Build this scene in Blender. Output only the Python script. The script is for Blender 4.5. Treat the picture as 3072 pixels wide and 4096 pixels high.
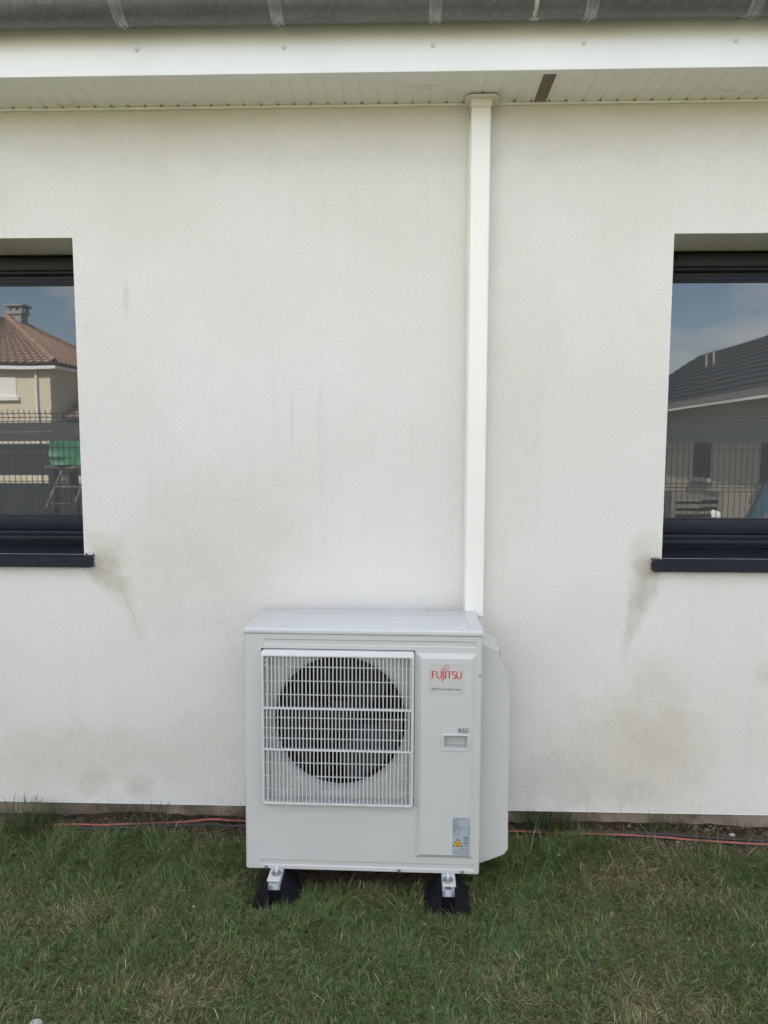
import bpy, bmesh, math, random
import numpy as np
from mathutils import Matrix, Vector

# ------------------------------------------------------------------ camera, sky, sun, exposure
for o in list(bpy.data.objects):
    bpy.data.objects.remove(o)
scene = bpy.context.scene
COL = scene.collection
RAD = math.radians

def make_camera():
    pitch, yaw, roll = RAD(-5.36), RAD(1.8), RAD(0.13)
    fw = Vector((-math.sin(yaw)*math.cos(pitch), math.cos(yaw)*math.cos(pitch), math.sin(pitch)))
    r = Vector((math.cos(yaw), math.sin(yaw), 0)); u = r.cross(fw)
    c, s = math.cos(roll), math.sin(roll)
    r2, u2 = c*r+s*u, c*u-s*r
    cam = bpy.data.cameras.new('camera'); ob = bpy.data.objects.new('camera', cam); COL.objects.link(ob)
    m = Matrix((r2, u2, -fw)).transposed().to_4x4(); m.translation = Vector((0, -3.29, 1.78))
    ob.matrix_world = m
    cam.sensor_fit = 'VERTICAL'; cam.sensor_height = 24.0; cam.lens = 24.0*2841/4096
    cam.clip_start = 0.02; cam.clip_end = 600
    scene.camera = ob
make_camera()

SUN_EL, SUN_AZ = RAD(40), RAD(-14)        # azimuth from +y (behind the house) towards -x
world = bpy.data.worlds.new('World'); scene.world = world; world.use_nodes = True
def make_world():
    nt = world.node_tree; nt.nodes.clear(); N = nt.nodes.new; L = nt.links.new
    sky = N('ShaderNodeTexSky'); sky.sky_type = 'NISHITA'; sky.sun_disc = False
    sky.sun_elevation = SUN_EL; sky.sun_rotation = SUN_AZ; sky.dust_density = 2.0; sky.air_density = 1.0
    tc = N('ShaderNodeTexCoord'); mp = N('ShaderNodeMapping'); mp.inputs['Scale'].default_value = (1, 1, 2.2)
    mp.inputs['Location'].default_value = (8.8, 8.1, 0.2)
    nz = N('ShaderNodeTexNoise'); nz.inputs['Scale'].default_value = 2.6; nz.inputs['Detail'].default_value = 8; nz.inputs['Roughness'].default_value = .55
    L(tc.outputs['Generated'], mp.inputs['Vector']); L(mp.outputs['Vector'], nz.inputs['Vector'])
    rp = N('ShaderNodeValToRGB'); rp.color_ramp.elements[0].position = .47; rp.color_ramp.elements[1].position = .68
    L(nz.outputs['Fac'], rp.inputs['Fac'])
    mx = N('ShaderNodeMix'); mx.data_type = 'RGBA'; mx.inputs['B'].default_value = (10.0, 9.2, 8.2, 1)
    L(rp.outputs['Color'], mx.inputs['Factor']); L(sky.outputs['Color'], mx.inputs['A'])
    bg = N('ShaderNodeBackground'); bg.inputs['Strength'].default_value = 0.085
    out = N('ShaderNodeOutputWorld'); L(mx.outputs['Result'], bg.inputs['Color']); L(bg.outputs[0], out.inputs['Surface'])
make_world()
sun = bpy.data.lights.new('sun', 'SUN'); sun.energy = 4.2; sun.angle = RAD(.5); sun.color = (1, .95, .87)
so = bpy.data.objects.new('sun', sun); COL.objects.link(so)
sdir = Vector((math.sin(SUN_AZ)*math.cos(SUN_EL), math.cos(SUN_AZ)*math.cos(SUN_EL), math.sin(SUN_EL)))
so.rotation_euler = sdir.to_track_quat('Z', 'Y').to_euler(); so.location = (0, 20, 30)
vs = scene.view_settings; vs.view_transform = 'Standard'; vs.look = 'None'; vs.gamma = 1; vs.use_curve_mapping = False
vs.exposure = 2.50

# ------------------------------------------------------------------ helpers
def tag(o, label=None, cat=None, group=None, kind=None):
    for k, v in (('label', label), ('category', cat), ('group', group), ('kind', kind)):
        if v: o[k] = v
    return o
def empty(name, loc=(0, 0, 0), rot=(0, 0, 0)):
    o = bpy.data.objects.new(name, None); o.location = loc; o.rotation_euler = rot; o.empty_display_size = .1
    COL.objects.link(o); return o
def link(name, me, parent=None, loc=(0, 0, 0)):
    o = bpy.data.objects.new(name, me); COL.objects.link(o); o.location = loc
    if parent: o.parent = parent
    return o

class MB:
    """collects shapes, links them as one mesh object"""
    def __init__(self): self.v = []; self.f = []; self.mi = []; self.cur = 0
    def add(self, vs_, fs):
        b = len(self.v); self.v += [tuple(p) for p in vs_]
        for f in fs: self.f.append([i+b for i in f]); self.mi.append(self.cur)
    def quad(self, a, b, c, d): self.add([a, b, c, d], [(0, 1, 2, 3)])
    def box(self, x0, x1, y0, y1, z0, z1, bev=0.0, seg=1):
        if bev <= 0:
            self.add([(x0,y0,z0),(x1,y0,z0),(x1,y1,z0),(x0,y1,z0),(x0,y0,z1),(x1,y0,z1),(x1,y1,z1),(x0,y1,z1)],
                     [(0,3,2,1),(4,5,6,7),(0,1,5,4),(1,2,6,5),(2,3,7,6),(3,0,4,7)]); return
        bm = bmesh.new(); bmesh.ops.create_cube(bm, size=1)
        for v in bm.verts: v.co = Vector(((x0+x1)/2+v.co.x*(x1-x0), (y0+y1)/2+v.co.y*(y1-y0), (z0+z1)/2+v.co.z*(z1-z0)))
        bmesh.ops.bevel(bm, geom=bm.edges[:], offset=bev, segments=seg, affect='EDGES', profile=.5)
        self.bm(bm)
    def bm(self, bm):
        bmesh.ops.recalc_face_normals(bm, faces=bm.faces[:])
        bm.verts.index_update()
        self.add([v.co[:] for v in bm.verts], [[v.index for v in f.verts] for f in bm.faces]); bm.free()
    def prism(self, poly, axis, a, b, bev=0.0, seg=2):
        """poly: 2D points; axis 'y': poly=(x,z), extruded a..b in y ; 'x': poly=(y,z) ; 'z': poly=(x,y)"""
        def P(p, t): return {'y': (p[0], t, p[1]), 'x': (t, p[0], p[1]), 'z': (p[0], p[1], t)}[axis]
        bm = bmesh.new()
        A = [bm.verts.new(P(p, a)) for p in poly]; B = [bm.verts.new(P(p, b)) for p in poly]
        n = len(poly); bm.faces.new(A); bm.faces.new(B[::-1])
        for i in range(n): bm.faces.new((A[i], B[i], B[(i+1) % n], A[(i+1) % n]))
        if bev > 0: bmesh.ops.bevel(bm, geom=bm.edges[:], offset=bev, segments=seg, affect='EDGES', profile=.5)
        self.bm(bm)
    def lathe(self, prof, c=(0, 0, 0), axis='y', n=48, closed=False):
        """prof: (r, t) along axis"""
        vs_ = []
        for r, t in prof:
            for i in range(n):
                a = 2*math.pi*i/n; p, q = r*math.cos(a), r*math.sin(a)
                vs_.append({'y': (c[0]+p, c[1]+t, c[2]+q), 'z': (c[0]+p, c[1]+q, c[2]+t), 'x': (c[0]+t, c[1]+p, c[2]+q)}[axis])
        fs = []
        for k in range(len(prof)-1):
            for i in range(n): fs.append((k*n+i, k*n+(i+1) % n, (k+1)*n+(i+1) % n, (k+1)*n+i))
        if closed: fs += [tuple(range(n)), tuple(range((len(prof)-1)*n, len(prof)*n))]
        self.add(vs_, fs)
    def tube(self, pts, r, n=8, a0=0.0, a1=2*math.pi, rr=None):
        pts = [Vector(p) for p in pts]; full = abs(a1-a0-2*math.pi) < 1e-6; m = n if full else n+1
        vs_ = []
        for i, p in enumerate(pts):
            t = (pts[min(i+1, len(pts)-1)]-pts[max(i-1, 0)]).normalized()
            up = Vector((0, 0, 1)) if abs(t.z) < .9 else Vector((0, 1, 0))
            s = t.cross(up).normalized(); u = s.cross(t)
            rad = rr[i] if rr else r
            for k in range(m):
                a = a0+(a1-a0)*k/n; vs_.append(p+rad*(math.cos(a)*s+math.sin(a)*u))
        fs = []
        for i in range(len(pts)-1):
            for k in range(m if full else m-1):
                k2 = (k+1) % m; fs.append((i*m+k, i*m+k2, (i+1)*m+k2, (i+1)*m+k))
        self.add(vs_, fs)
    def ribbon(self, pts, w, y, wid=None):
        """flat stroke in the x-z plane facing -y"""
        P = [Vector((p[0], p[1])) for p in pts]; n = len(P); L_, R_ = [], []
        for i in range(n):
            a = P[max(i-1, 0)]; b = P[min(i+1, n-1)]
            d = (b-a).normalized(); nn = Vector((-d.y, d.x)); ww = (wid[i] if wid else w)/2
            if 0 < i < n-1:
                d1 = (P[i]-a).normalized(); c = max(.5, abs(d1.dot(d))); ww = ww/c
            L_.append(P[i]+nn*ww); R_.append(P[i]-nn*ww)
        vs_ = [(p.x, y, p.y) for p in L_]+[(p.x, y, p.y) for p in R_]
        self.add(vs_, [(i, n+i, n+i+1, i+1) for i in range(n-1)])
    def mesh(self, name, mats, smooth=False):
        me = bpy.data.meshes.new(name); me.from_pydata(self.v, [], self.f)
        for m in (mats if isinstance(mats, (list, tuple)) else [mats]): me.materials.append(m)
        if any(self.mi): me.polygons.foreach_set('material_index', self.mi)
        me.update()
        if smooth:
            me.polygons.foreach_set('use_smooth', [True]*len(me.polygons))
            try: me.set_sharp_from_angle(angle=RAD(smooth if smooth is not True else 40))
            except Exception: pass
        return me
    def build(self, name, mats, parent=None, loc=(0, 0, 0), smooth=False):
        return link(name, self.mesh(name, mats, smooth), parent, loc)

def text_mb(mb, body, x, z, w=None, h=None, y=0.0, align='LEFT', bold=0.0):
    """lettering as flat mesh in the x-z plane facing -y, fitted into w x h"""
    cu = bpy.data.curves.new('lettering', 'FONT'); cu.body = body; cu.size = 1; cu.offset = bold; cu.resolution_u = 3
    ob = bpy.data.objects.new('lettering', cu); COL.objects.link(ob)
    bpy.context.view_layer.update()
    me = bpy.data.meshes.new_from_object(ob.evaluated_get(bpy.context.evaluated_depsgraph_get()))
    bpy.data.objects.remove(ob); bpy.data.curves.remove(cu)
    co = np.array([v.co[:] for v in me.vertices]); fs = [list(p.vertices) for p in me.polygons]
    bpy.data.meshes.remove(me)
    mn, mxx = co.min(0), co.max(0); sx = (w/(mxx[0]-mn[0])) if w else None; sz = (h/(mxx[1]-mn[1])) if h else None
    if sx is None: sx = sz
    if sz is None: sz = sx
    if align == 'RIGHT': x = x-(mxx[0]-mn[0])*sx
    if align == 'CENTER': x = x-(mxx[0]-mn[0])*sx/2
    mb.add([(x+(p[0]-mn[0])*sx, y, z+(p[1]-mn[1])*sz) for p in co], fs)

# ------------------------------------------------------------------ materials
def mat(name):
    m = bpy.data.materials.new(name); m.use_nodes = True
    nt = m.node_tree; b = nt.nodes['Principled BSDF']
    return m, nt, b
def plain(name, col, rough=.5, metal=0.0, spec=.5, var=0.0, scale=8.0, bump=0.0, bscale=60.0, dirt=None, dirt_scale=4.0, dirt_amt=.3):
    m, nt, b = mat(name); N = nt.nodes.new; L = nt.links.new
    b.inputs['Base Color'].default_value = (*col, 1); b.inputs['Roughness'].default_value = rough
    b.inputs['Metallic'].default_value = metal; b.inputs['Specular IOR Level'].default_value = spec
    tc = N('ShaderNodeTexCoord')
    last = None
    if var > 0:
        n = N('ShaderNodeTexNoise'); n.inputs['Scale'].default_value = scale; n.inputs['Detail'].default_value = 6
        L(tc.outputs['Object'], n.inputs['Vector'])
        mr = N('ShaderNodeMapRange'); mr.inputs['From Min'].default_value = .3; mr.inputs['From Max'].default_value = .7
        mr.inputs['To Min'].default_value = 1-var; mr.inputs['To Max'].default_value = 1+var
        L(n.outputs['Fac'], mr.inputs['Value'])
        mx = N('ShaderNodeVectorMath'); mx.operation = 'SCALE'; mx.inputs[0].default_value = col
        L(mr.outputs['Result'], mx.inputs['Scale']); last = mx.outputs['Vector']
    if dirt:
        n = N('ShaderNodeTexNoise'); n.inputs['Scale'].default_value = dirt_scale; n.inputs['Detail'].default_value = 9; n.inputs['Roughness'].default_value = .65
        L(tc.outputs['Object'], n.inputs['Vector'])
        mr = N('ShaderNodeMapRange'); mr.inputs['From Min'].default_value = .5; mr.inputs['From Max'].default_value = .72
        mr.inputs['To Max'].default_value = dirt_amt; L(n.outputs['Fac'], mr.inputs['Value'])
        mx = N('ShaderNodeMix'); mx.data_type = 'RGBA'; mx.inputs['B'].default_value = (*dirt, 1)
        L(mr.outputs['Result'], mx.inputs['Factor'])
        if last: L(last, mx.inputs['A'])
        else: mx.inputs['A'].default_value = (*col, 1)
        last = mx.outputs['Result']
    if last: L(last, b.inputs['Base Color'])
    if bump > 0:
        n = N('ShaderNodeTexNoise'); n.inputs['Scale'].default_value = bscale; n.inputs['Detail'].default_value = 4
        L(tc.outputs['Object'], n.inputs['Vector'])
        bp = N('ShaderNodeBump'); bp.inputs['Strength'].default_value = .6; bp.inputs['Distance'].default_value = bump
        L(n.outputs['Fac'], bp.inputs['Height']); L(bp.outputs['Normal'], b.inputs['Normal'])
    return m

def stucco():
    m, nt, b = mat('stucco'); N = nt.nodes.new; L = nt.links.new
    tc = N('ShaderNodeTexCoord'); geo = tc.outputs['Object']
    b.inputs['Roughness'].default_value = .9; b.inputs['Specular IOR Level'].default_value = .2
    sep = N('ShaderNodeSeparateXYZ'); L(geo, sep.inputs[0])
    # ragged coordinates for stains
    wn = N('ShaderNodeTexNoise'); wn.inputs['Scale'].default_value = 7.0; wn.inputs['Detail'].default_value = 8; wn.inputs['Roughness'].default_value = .62
    L(geo, wn.inputs['Vector'])
    wv = N('ShaderNodeVectorMath'); wv.operation = 'SUBTRACT'; wv.inputs[1].default_value = (.5, .5, .5); L(wn.outputs['Color'], wv.inputs[0])
    gn = N('ShaderNodeTexNoise'); gn.inputs['Scale'].default_value = 26; gn.inputs['Detail'].default_value = 9; gn.inputs['Roughness'].default_value = .7
    gm = N('ShaderNodeMapping'); gm.inputs['Scale'].default_value = (1.1, 1, .9); L(geo, gm.inputs['Vector']); L(gm.outputs['Vector'], gn.inputs['Vector'])
    gr = N('ShaderNodeMapRange'); gr.inputs['From Min'].default_value = .36; gr.inputs['From Max'].default_value = .64; gr.inputs['To Min'].default_value = .7; gr.inputs['To Max'].default_value = 1.25; L(gn.outputs['Fac'], gr.inputs['Value']); grain = gr.outputs['Result']
    def stain(prev, x, z, rx, rz, amt, col, warp=.25, ang=0.0):
        ws = N('ShaderNodeVectorMath'); ws.operation = 'SCALE'; ws.inputs['Scale'].default_value = warp*2*min(rx, rz)/.2*.2*2; L(wv.outputs[0], ws.inputs[0])
        ad = N('ShaderNodeVectorMath'); ad.operation = 'ADD'; L(geo, ad.inputs[0]); L(ws.outputs[0], ad.inputs[1])
        mp = N('ShaderNodeMapping'); mp.vector_type = 'TEXTURE'; mp.inputs['Location'].default_value = (x, 0, z)
        mp.inputs['Rotation'].default_value = (0, ang, 0); mp.inputs['Scale'].default_value = (rx, 100, rz); L(ad.outputs[0], mp.inputs['Vector'])
        ln = N('ShaderNodeVectorMath'); ln.operation = 'LENGTH'; L(mp.outputs['Vector'], ln.inputs[0])
        mr = N('ShaderNodeMapRange'); mr.interpolation_type = 'SMOOTHERSTEP'; mr.inputs['From Min'].default_value = 1.0; mr.inputs['From Max'].default_value = 0.25
        mr.inputs['To Min'].default_value = 0; mr.inputs['To Max'].default_value = amt*.86; L(ln.outputs['Value'], mr.inputs['Value'])
        mx = N('ShaderNodeMix'); mx.data_type = 'RGBA'; mx.inputs['B'].default_value = (*col, 1); L(mr.outputs['Result'], mx.inputs['Factor'])
        ml = N('ShaderNodeMath'); ml.operation = 'MULTIPLY'; ml.use_clamp = True; L(mr.outputs['Result'], ml.inputs[0]); L(grain, ml.inputs[1]); L(ml.outputs[0], mx.inputs['Factor'])
        L(prev, mx.inputs['A']); return mx.outputs['Result']
    # base with broad mottling
    n1 = N('ShaderNodeTexNoise'); n1.inputs['Scale'].default_value = 1.3; n1.inputs['Detail'].default_value = 6; L(geo, n1.inputs['Vector'])
    r1 = N('ShaderNodeMapRange'); r1.inputs['From Min'].default_value = .35; r1.inputs['From Max'].default_value = .68; L(n1.outputs['Fac'], r1.inputs['Value'])
    mx = N('ShaderNodeMix'); mx.data_type = 'RGBA'; mx.inputs['A'].default_value = (.75, .725, .68, 1); mx.inputs['B'].default_value = (.705, .675, .615, 1)
    L(r1.outputs['Result'], mx.inputs['Factor']); c = mx.outputs['Result']
    # faint vertical rain streaks
    sm = N('ShaderNodeMapping'); sm.inputs['Scale'].default_value = (14, 1, .9); L(geo, sm.inputs['Vector'])
    n2 = N('ShaderNodeTexNoise'); n2.inputs['Scale'].default_value = 1.0; n2.inputs['Detail'].default_value = 5; L(sm.outputs['Vector'], n2.inputs['Vector'])
    r2 = N('ShaderNodeMapRange'); r2.inputs['From Min'].default_value = .6; r2.inputs['From Max'].default_value = .8; r2.inputs['To Max'].default_value = .25; L(n2.outputs['Fac'], r2.inputs['Value'])
    mx = N('ShaderNodeMix'); mx.data_type = 'RGBA'; mx.inputs['B'].default_value = (.55, .54, .52, 1); L(r2.outputs['Result'], mx.inputs['Factor']); L(c, mx.inputs['A']); c = mx.outputs['Result']
    beige = (.575, .51, .41); dark = (.38, .325, .245); grey = (.42, .41, .385)
    for s in STAINS_AND_BAND: c = stain(c, *s[:5], {'b': beige, 'd': dark, 'g': grey}[s[5]], *s[6:])
    # dark specks painting the shade of small dents into the colour
    n3 = N('ShaderNodeTexNoise'); n3.inputs['Scale'].default_value = 120; n3.inputs['Detail'].default_value = 4; L(geo, n3.inputs['Vector'])
    r3 = N('ShaderNodeMapRange'); r3.inputs['From Min'].default_value = .56; r3.inputs['From Max'].default_value = .70; r3.inputs['To Max'].default_value = .30; L(n3.outputs['Fac'], r3.inputs['Value'])
    mx = N('ShaderNodeMix'); mx.data_type = 'RGBA'; mx.inputs['B'].default_value = (.36, .33, .28, 1); L(r3.outputs['Result'], mx.inputs['Factor']); L(c, mx.inputs['A']); c = mx.outputs['Result']
    L(c, b.inputs['Base Color'])
    # relief
    bm_ = N('ShaderNodeMapping'); bm_.inputs['Scale'].default_value = (1, 1, 1.25); L(geo, bm_.inputs['Vector'])
    n4 = N('ShaderNodeTexNoise'); n4.inputs['Scale'].default_value = 125; n4.inputs['Detail'].default_value = 5; n4.inputs['Roughness'].default_value = .6; L(bm_.outputs['Vector'], n4.inputs['Vector'])
    bp = N('ShaderNodeBump'); bp.inputs['Strength'].default_value = .8; bp.inputs['Distance'].default_value = .009
    L(n4.outputs['Fac'], bp.inputs['Height']); L(bp.outputs['Normal'], b.inputs['Normal'])
    return m
STAINS_AND_BAND = [  # x, z, rx, rz, amount, colour, warp, angle
    (1.02, .30, .50, .42, .50, 'b', .3), (1.16, .50, .25, .42, .45, 'b', .3), (.75, .18, .42, .18, .30, 'g', .35), (1.12, .12, .18, .11, .30, 'g', .35), (1.35, .3, .2, .3, .3, 'b', .3),
    (-1.55, .27, .66, .24, .50, 'b', .35), (-1.29, .11, .11, .09, .32, 'd', .4), (-1.52, .13, .12, .10, .25, 'd', .4), (-1.02, .3, .30, .32, .25, 'b', .35), (-1.85, .2, .3, .2, .25, 'b', .35),
    (-.86, 1.36, .55, .50, .30, 'b', .3), (-.75, .45, .36, .55, .16, 'b', .3), (-1.1, 1.15, .42, .38, .22, 'b', .3),
    (-1.42, 1.28, .15, .13, .50, 'b', .3), (-1.43, 1.22, .10, .10, .45, 'd', .3), (-1.42, 1.145, .15, .075, .52, 'd', .3, .5), (-1.36, 1.10, .14, .10, .35, 'b', .3, .6), (-1.315, 1.00, .010, .20, .26, 'd', .5, -.35), (-1.31, .98, .06, .26, .28, 'b', .4, -.35),
    (1.11, 1.28, .13, .15, .50, 'b', .3), (1.115, 1.22, .09, .09, .55, 'd', .3), (1.105, 1.12, .10, .16, .52, 'd', .35, .18), (1.07, 1.0, .06, .17, .33, 'd', .45, .22), (1.045, .88, .035, .16, .18, 'd', .6, .15),
    (-1.288, 2.45, .025, .12, .28, 'g', .3), (-.53, 1.9, .015, .2, .2, 'g', .3), (.02, 1.8, .012, .13, .16, 'g', .3), (1.68, .72, .07, .10, .5, 'b', .3), (-1.95, 2.9, .2, .3, .15, 'b', .4),
    (-.3, .62, .25, .5, .14, 'b', .4), (.55, 2.2, .25, .7, .16, 'b', .3), (-.2, 3.12, 2.6, .16, .22, 'b', .5),  # last entry: wide beige band along the top of the wall
]
M = {}
M['stucco'] = stucco()
M['pvc'] = plain('white_pvc', (.80, .80, .79), .3, var=.03, scale=3, dirt=(.45, .42, .35), dirt_scale=2.5, dirt_amt=.12)
M['soffit'] = plain('soffit_pvc', (.86, .85, .79), .4, var=.04, scale=4, dirt=(.5, .46, .36), dirt_scale=6, dirt_amt=.2)
M['duct'] = plain('duct_plastic', (.77, .75, .685), .35, var=.02, scale=3, dirt=(.5, .47, .4), dirt_scale=5, dirt_amt=.1)
M['casing'] = plain('painted_steel', (.50, .497, .475), .42, var=.015, scale=3, bump=.0003, bscale=400)
M['lid'] = plain('lid_steel', (.54, .545, .535), .30, var=.03, scale=5, dirt=(.45, .45, .43), dirt_scale=7, dirt_amt=.1)
M['grille'] = plain('grille_plastic', (.54, .54, .525), .35, var=.02, scale=5)
M['shroud'] = plain('shroud_plastic', (.58, .575, .55), .5, var=.05, scale=6, dirt=(.3, .28, .24), dirt_scale=9, dirt_amt=.3)
M['black'] = plain('interior_black', (.006, .006, .007), .6, spec=.25)
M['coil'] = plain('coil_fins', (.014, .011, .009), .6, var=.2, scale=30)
M['zinc'] = plain('zinc_sheet', (.15, .155, .155), .48, metal=.35, var=.14, scale=3, dirt=(.38, .38, .36), dirt_scale=45, dirt_amt=.32)
M['zincbright'] = plain('zinc_strap', (.35, .36, .37), .35, metal=.45, var=.25, scale=22)
M['crust'] = plain('solder_crust', (.5, .49, .47), .8, var=.2, scale=60, bump=.002, bscale=150)
M['frame'] = plain('anthracite_aluminium', (.011, .0145, .022), .45, spec=.22, var=.12, scale=5, dirt=(.05, .055, .06), dirt_scale=12, dirt_amt=.2)
M['shutter'] = plain('shutter_aluminium', (.012, .0125, .0135), .45, spec=.3, var=.1, scale=8)
M['gasket'] = plain('rubber_gasket', (.012, .012, .012), .6)
M['rubber'] = plain('black_rubber', (.006, .006, .009), .8, spec=.2, var=.2, scale=25, bump=.001, bscale=120)
M['steel'] = plain('galvanised_steel', (.55, .57, .58), .3, metal=.85, var=.15, scale=40)
M['dksteel'] = plain('washer_steel', (.30, .31, .33), .35, metal=.8, var=.2, scale=60)
M['hose'] = plain('black_hose', (.02, .021, .022), .5)
M['hosered'] = plain('red_stripe', (.28, .068, .05), .6, var=.25, scale=12, dirt=(.12, .08, .06), dirt_scale=9, dirt_amt=.85)
M['concrete'] = plain('plinth_concrete', (.30, .235, .185), .9, var=.4, scale=7, dirt=(.06, .045, .03), dirt_scale=6, dirt_amt=.9, bump=.01, bscale=40)
M['slatdust'] = plain('dusty_vent_plastic', (.46, .38, .32), .7, var=.2, scale=30)
M['red'] = plain('red_print', (.48, .035, .02), .5)
M['dark'] = plain('dark_print', (.035, .04, .05), .5)
M['grey'] = plain('grey_print', (.10, .11, .12), .5)
M['yellow'] = plain('yellow_print', (.80, .42, .015), .5)
M['label'] = plain('silver_label', (.33, .37, .40), .4, var=.03)
M['clear'] = plain('sticker_film', (.485, .48, .455), .25)
M['stone'] = plain('limestone', (.36, .35, .33), .9, var=.2, scale=40, bump=.004, bscale=60)
M['fan'] = plain('fan_plastic', (.022, .022, .024), .45, spec=.4)
def glass():
    m, nt, b = mat('window_glass'); N = nt.nodes.new; L = nt.links.new
    b.inputs['Roughness'].default_value = 0.012; b.inputs['IOR'].default_value = 1.80
    tc = N('ShaderNodeTexCoord'); n = N('ShaderNodeTexNoise'); n.inputs['Scale'].default_value = 70; n.inputs['Detail'].default_value = 3
    L(tc.outputs['Object'], n.inputs['Vector'])
    mr = N('ShaderNodeMapRange'); mr.inputs['From Min'].default_value = .66; mr.inputs['From Max'].default_value = .8; mr.inputs['To Min'].default_value = .0; L(n.outputs['Fac'], mr.inputs['Value'])
    mx = N('ShaderNodeMix'); mx.data_type = 'RGBA'; mx.inputs['A'].default_value = (.050, .052, .053, 1); mx.inputs['B'].default_value = (.035, .035, .035, 1); L(mr.outputs['Result'], mx.inputs['Factor'])
    L(mx.outputs['Result'], b.inputs['Base Color'])
    # float glass is never quite flat
    n2 = N('ShaderNodeTexNoise'); n2.inputs['Scale'].default_value = 2.2; n2.inputs['Detail'].default_value = 1; L(tc.outputs['Object'], n2.inputs['Vector'])
    bp = N('ShaderNodeBump'); bp.inputs['Strength'].default_value = .045; bp.inputs['Distance'].default_value = .01; L(n2.outputs['Fac'], bp.inputs['Height'])
    L(bp.outputs['Normal'], b.inputs['Normal'])
    return m
M['glass'] = glass()
def tiles(name, c1, c2, sx, sy):
    m, nt, b = mat(name); N = nt.nodes.new; L = nt.links.new
    tc = N('ShaderNodeTexCoord'); br = N('ShaderNodeTexNoise'); br.inputs['Scale'].default_value = 3.5; br.inputs['Detail'].default_value = 8; L(tc.outputs['Object'], br.inputs['Vector'])
    mx = N('ShaderNodeMix'); mx.data_type = 'RGBA'; mx.inputs['A'].default_value = (*c1, 1); mx.inputs['B'].default_value = (*c2, 1)
    mr = N('ShaderNodeMapRange'); mr.inputs['From Min'].default_value = .35; mr.inputs['From Max'].default_value = .65; L(br.outputs['Fac'], mr.inputs['Value'])
    L(mr.outputs['Result'], mx.inputs['Factor']); L(mx.outputs['Result'], b.inputs['Base Color']); b.inputs['Roughness'].default_value = .9; b.inputs['Specular IOR Level'].default_value = .15
    return m
M['terracotta'] = tiles('terracotta_tiles', (.27, .165, .12), (.37, .255, .195), 1, 1)
M['slate'] = tiles('grey_tiles', (.030, .033, .037), (.042, .045, .05), 1, 1)
M['render'] = plain('beige_render', (.66, .60, .47), .9, var=.05, scale=2)
M['render2'] = plain('sand_render', (.62, .56, .45), .9, var=.05, scale=2)
M['white'] = plain('white_paint', (.8, .8, .8), .5)
M['wire'] = plain('fence_wire', (.022, .025, .027), .5)
M['slatstrip'] = plain('anthracite_slats', (.05, .056, .062), .55, var=.08, scale=2)
M['green'] = plain('green_tarpaulin', (.05, .22, .12), .5, var=.25, scale=6)
M['blue'] = plain('blue_plastic', (.03, .10, .15), .5, var=.2, scale=4)
M['timber'] = plain('grey_timber', (.17, .15, .125), .8, var=.3, scale=8)
M['stonegrey'] = plain('grey_block', (.3, .29, .28), .9, var=.2, scale=8)

# ------------------------------------------------------------------ ground
rng = np.random.default_rng(11)
_lat = {}
def vnoise(x, y, s, seed):
    if seed not in _lat: _lat[seed] = np.random.default_rng(seed).random((128, 128))
    g = _lat[seed]; X = np.asarray(x)/s+1000; Y = np.asarray(y)/s+1000
    i, j = np.floor(X).astype(int), np.floor(Y).astype(int); fx, fy = X-i, Y-j
    fx = fx*fx*(3-2*fx); fy = fy*fy*(3-2*fy); i0, i1, j0, j1 = i % 128, (i+1) % 128, j % 128, (j+1) % 128
    return (g[i0, j0]*(1-fx)+g[i1, j0]*fx)*(1-fy)+(g[i0, j1]*(1-fx)+g[i1, j1]*fx)*fy
def sstep(a, b, x): t = np.clip((x-a)/(b-a), 0, 1); return t*t*(3-2*t)
def gh(x, y):
    x, y = np.asarray(x, float), np.asarray(y, float)
    near = sstep(-3.2, -2.2, y)*sstep(3.6, 2.8, np.abs(x))
    h = -.112+near*(.022*(vnoise(x, y, .35, 1)-.5)+.012*(vnoise(x, y, .12, 2)-.5))
    w = sstep(-.38, -.06, y)
    return h+w*(.058+.02*(vnoise(x, y, .09, 3)-.5)+.012*(vnoise(x, y, .035, 4)-.5))
def soil_and_shade(x, y):   # bare soil along the wall foot; dark patch painted for the unit's shade
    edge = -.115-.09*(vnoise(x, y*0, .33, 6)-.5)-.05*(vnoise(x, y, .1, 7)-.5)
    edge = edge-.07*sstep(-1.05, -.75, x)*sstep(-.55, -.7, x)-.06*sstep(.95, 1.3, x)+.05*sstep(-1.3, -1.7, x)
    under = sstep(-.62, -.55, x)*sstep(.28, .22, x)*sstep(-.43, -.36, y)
    return np.maximum(sstep(edge-.03, edge+.03, y), under)
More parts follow.
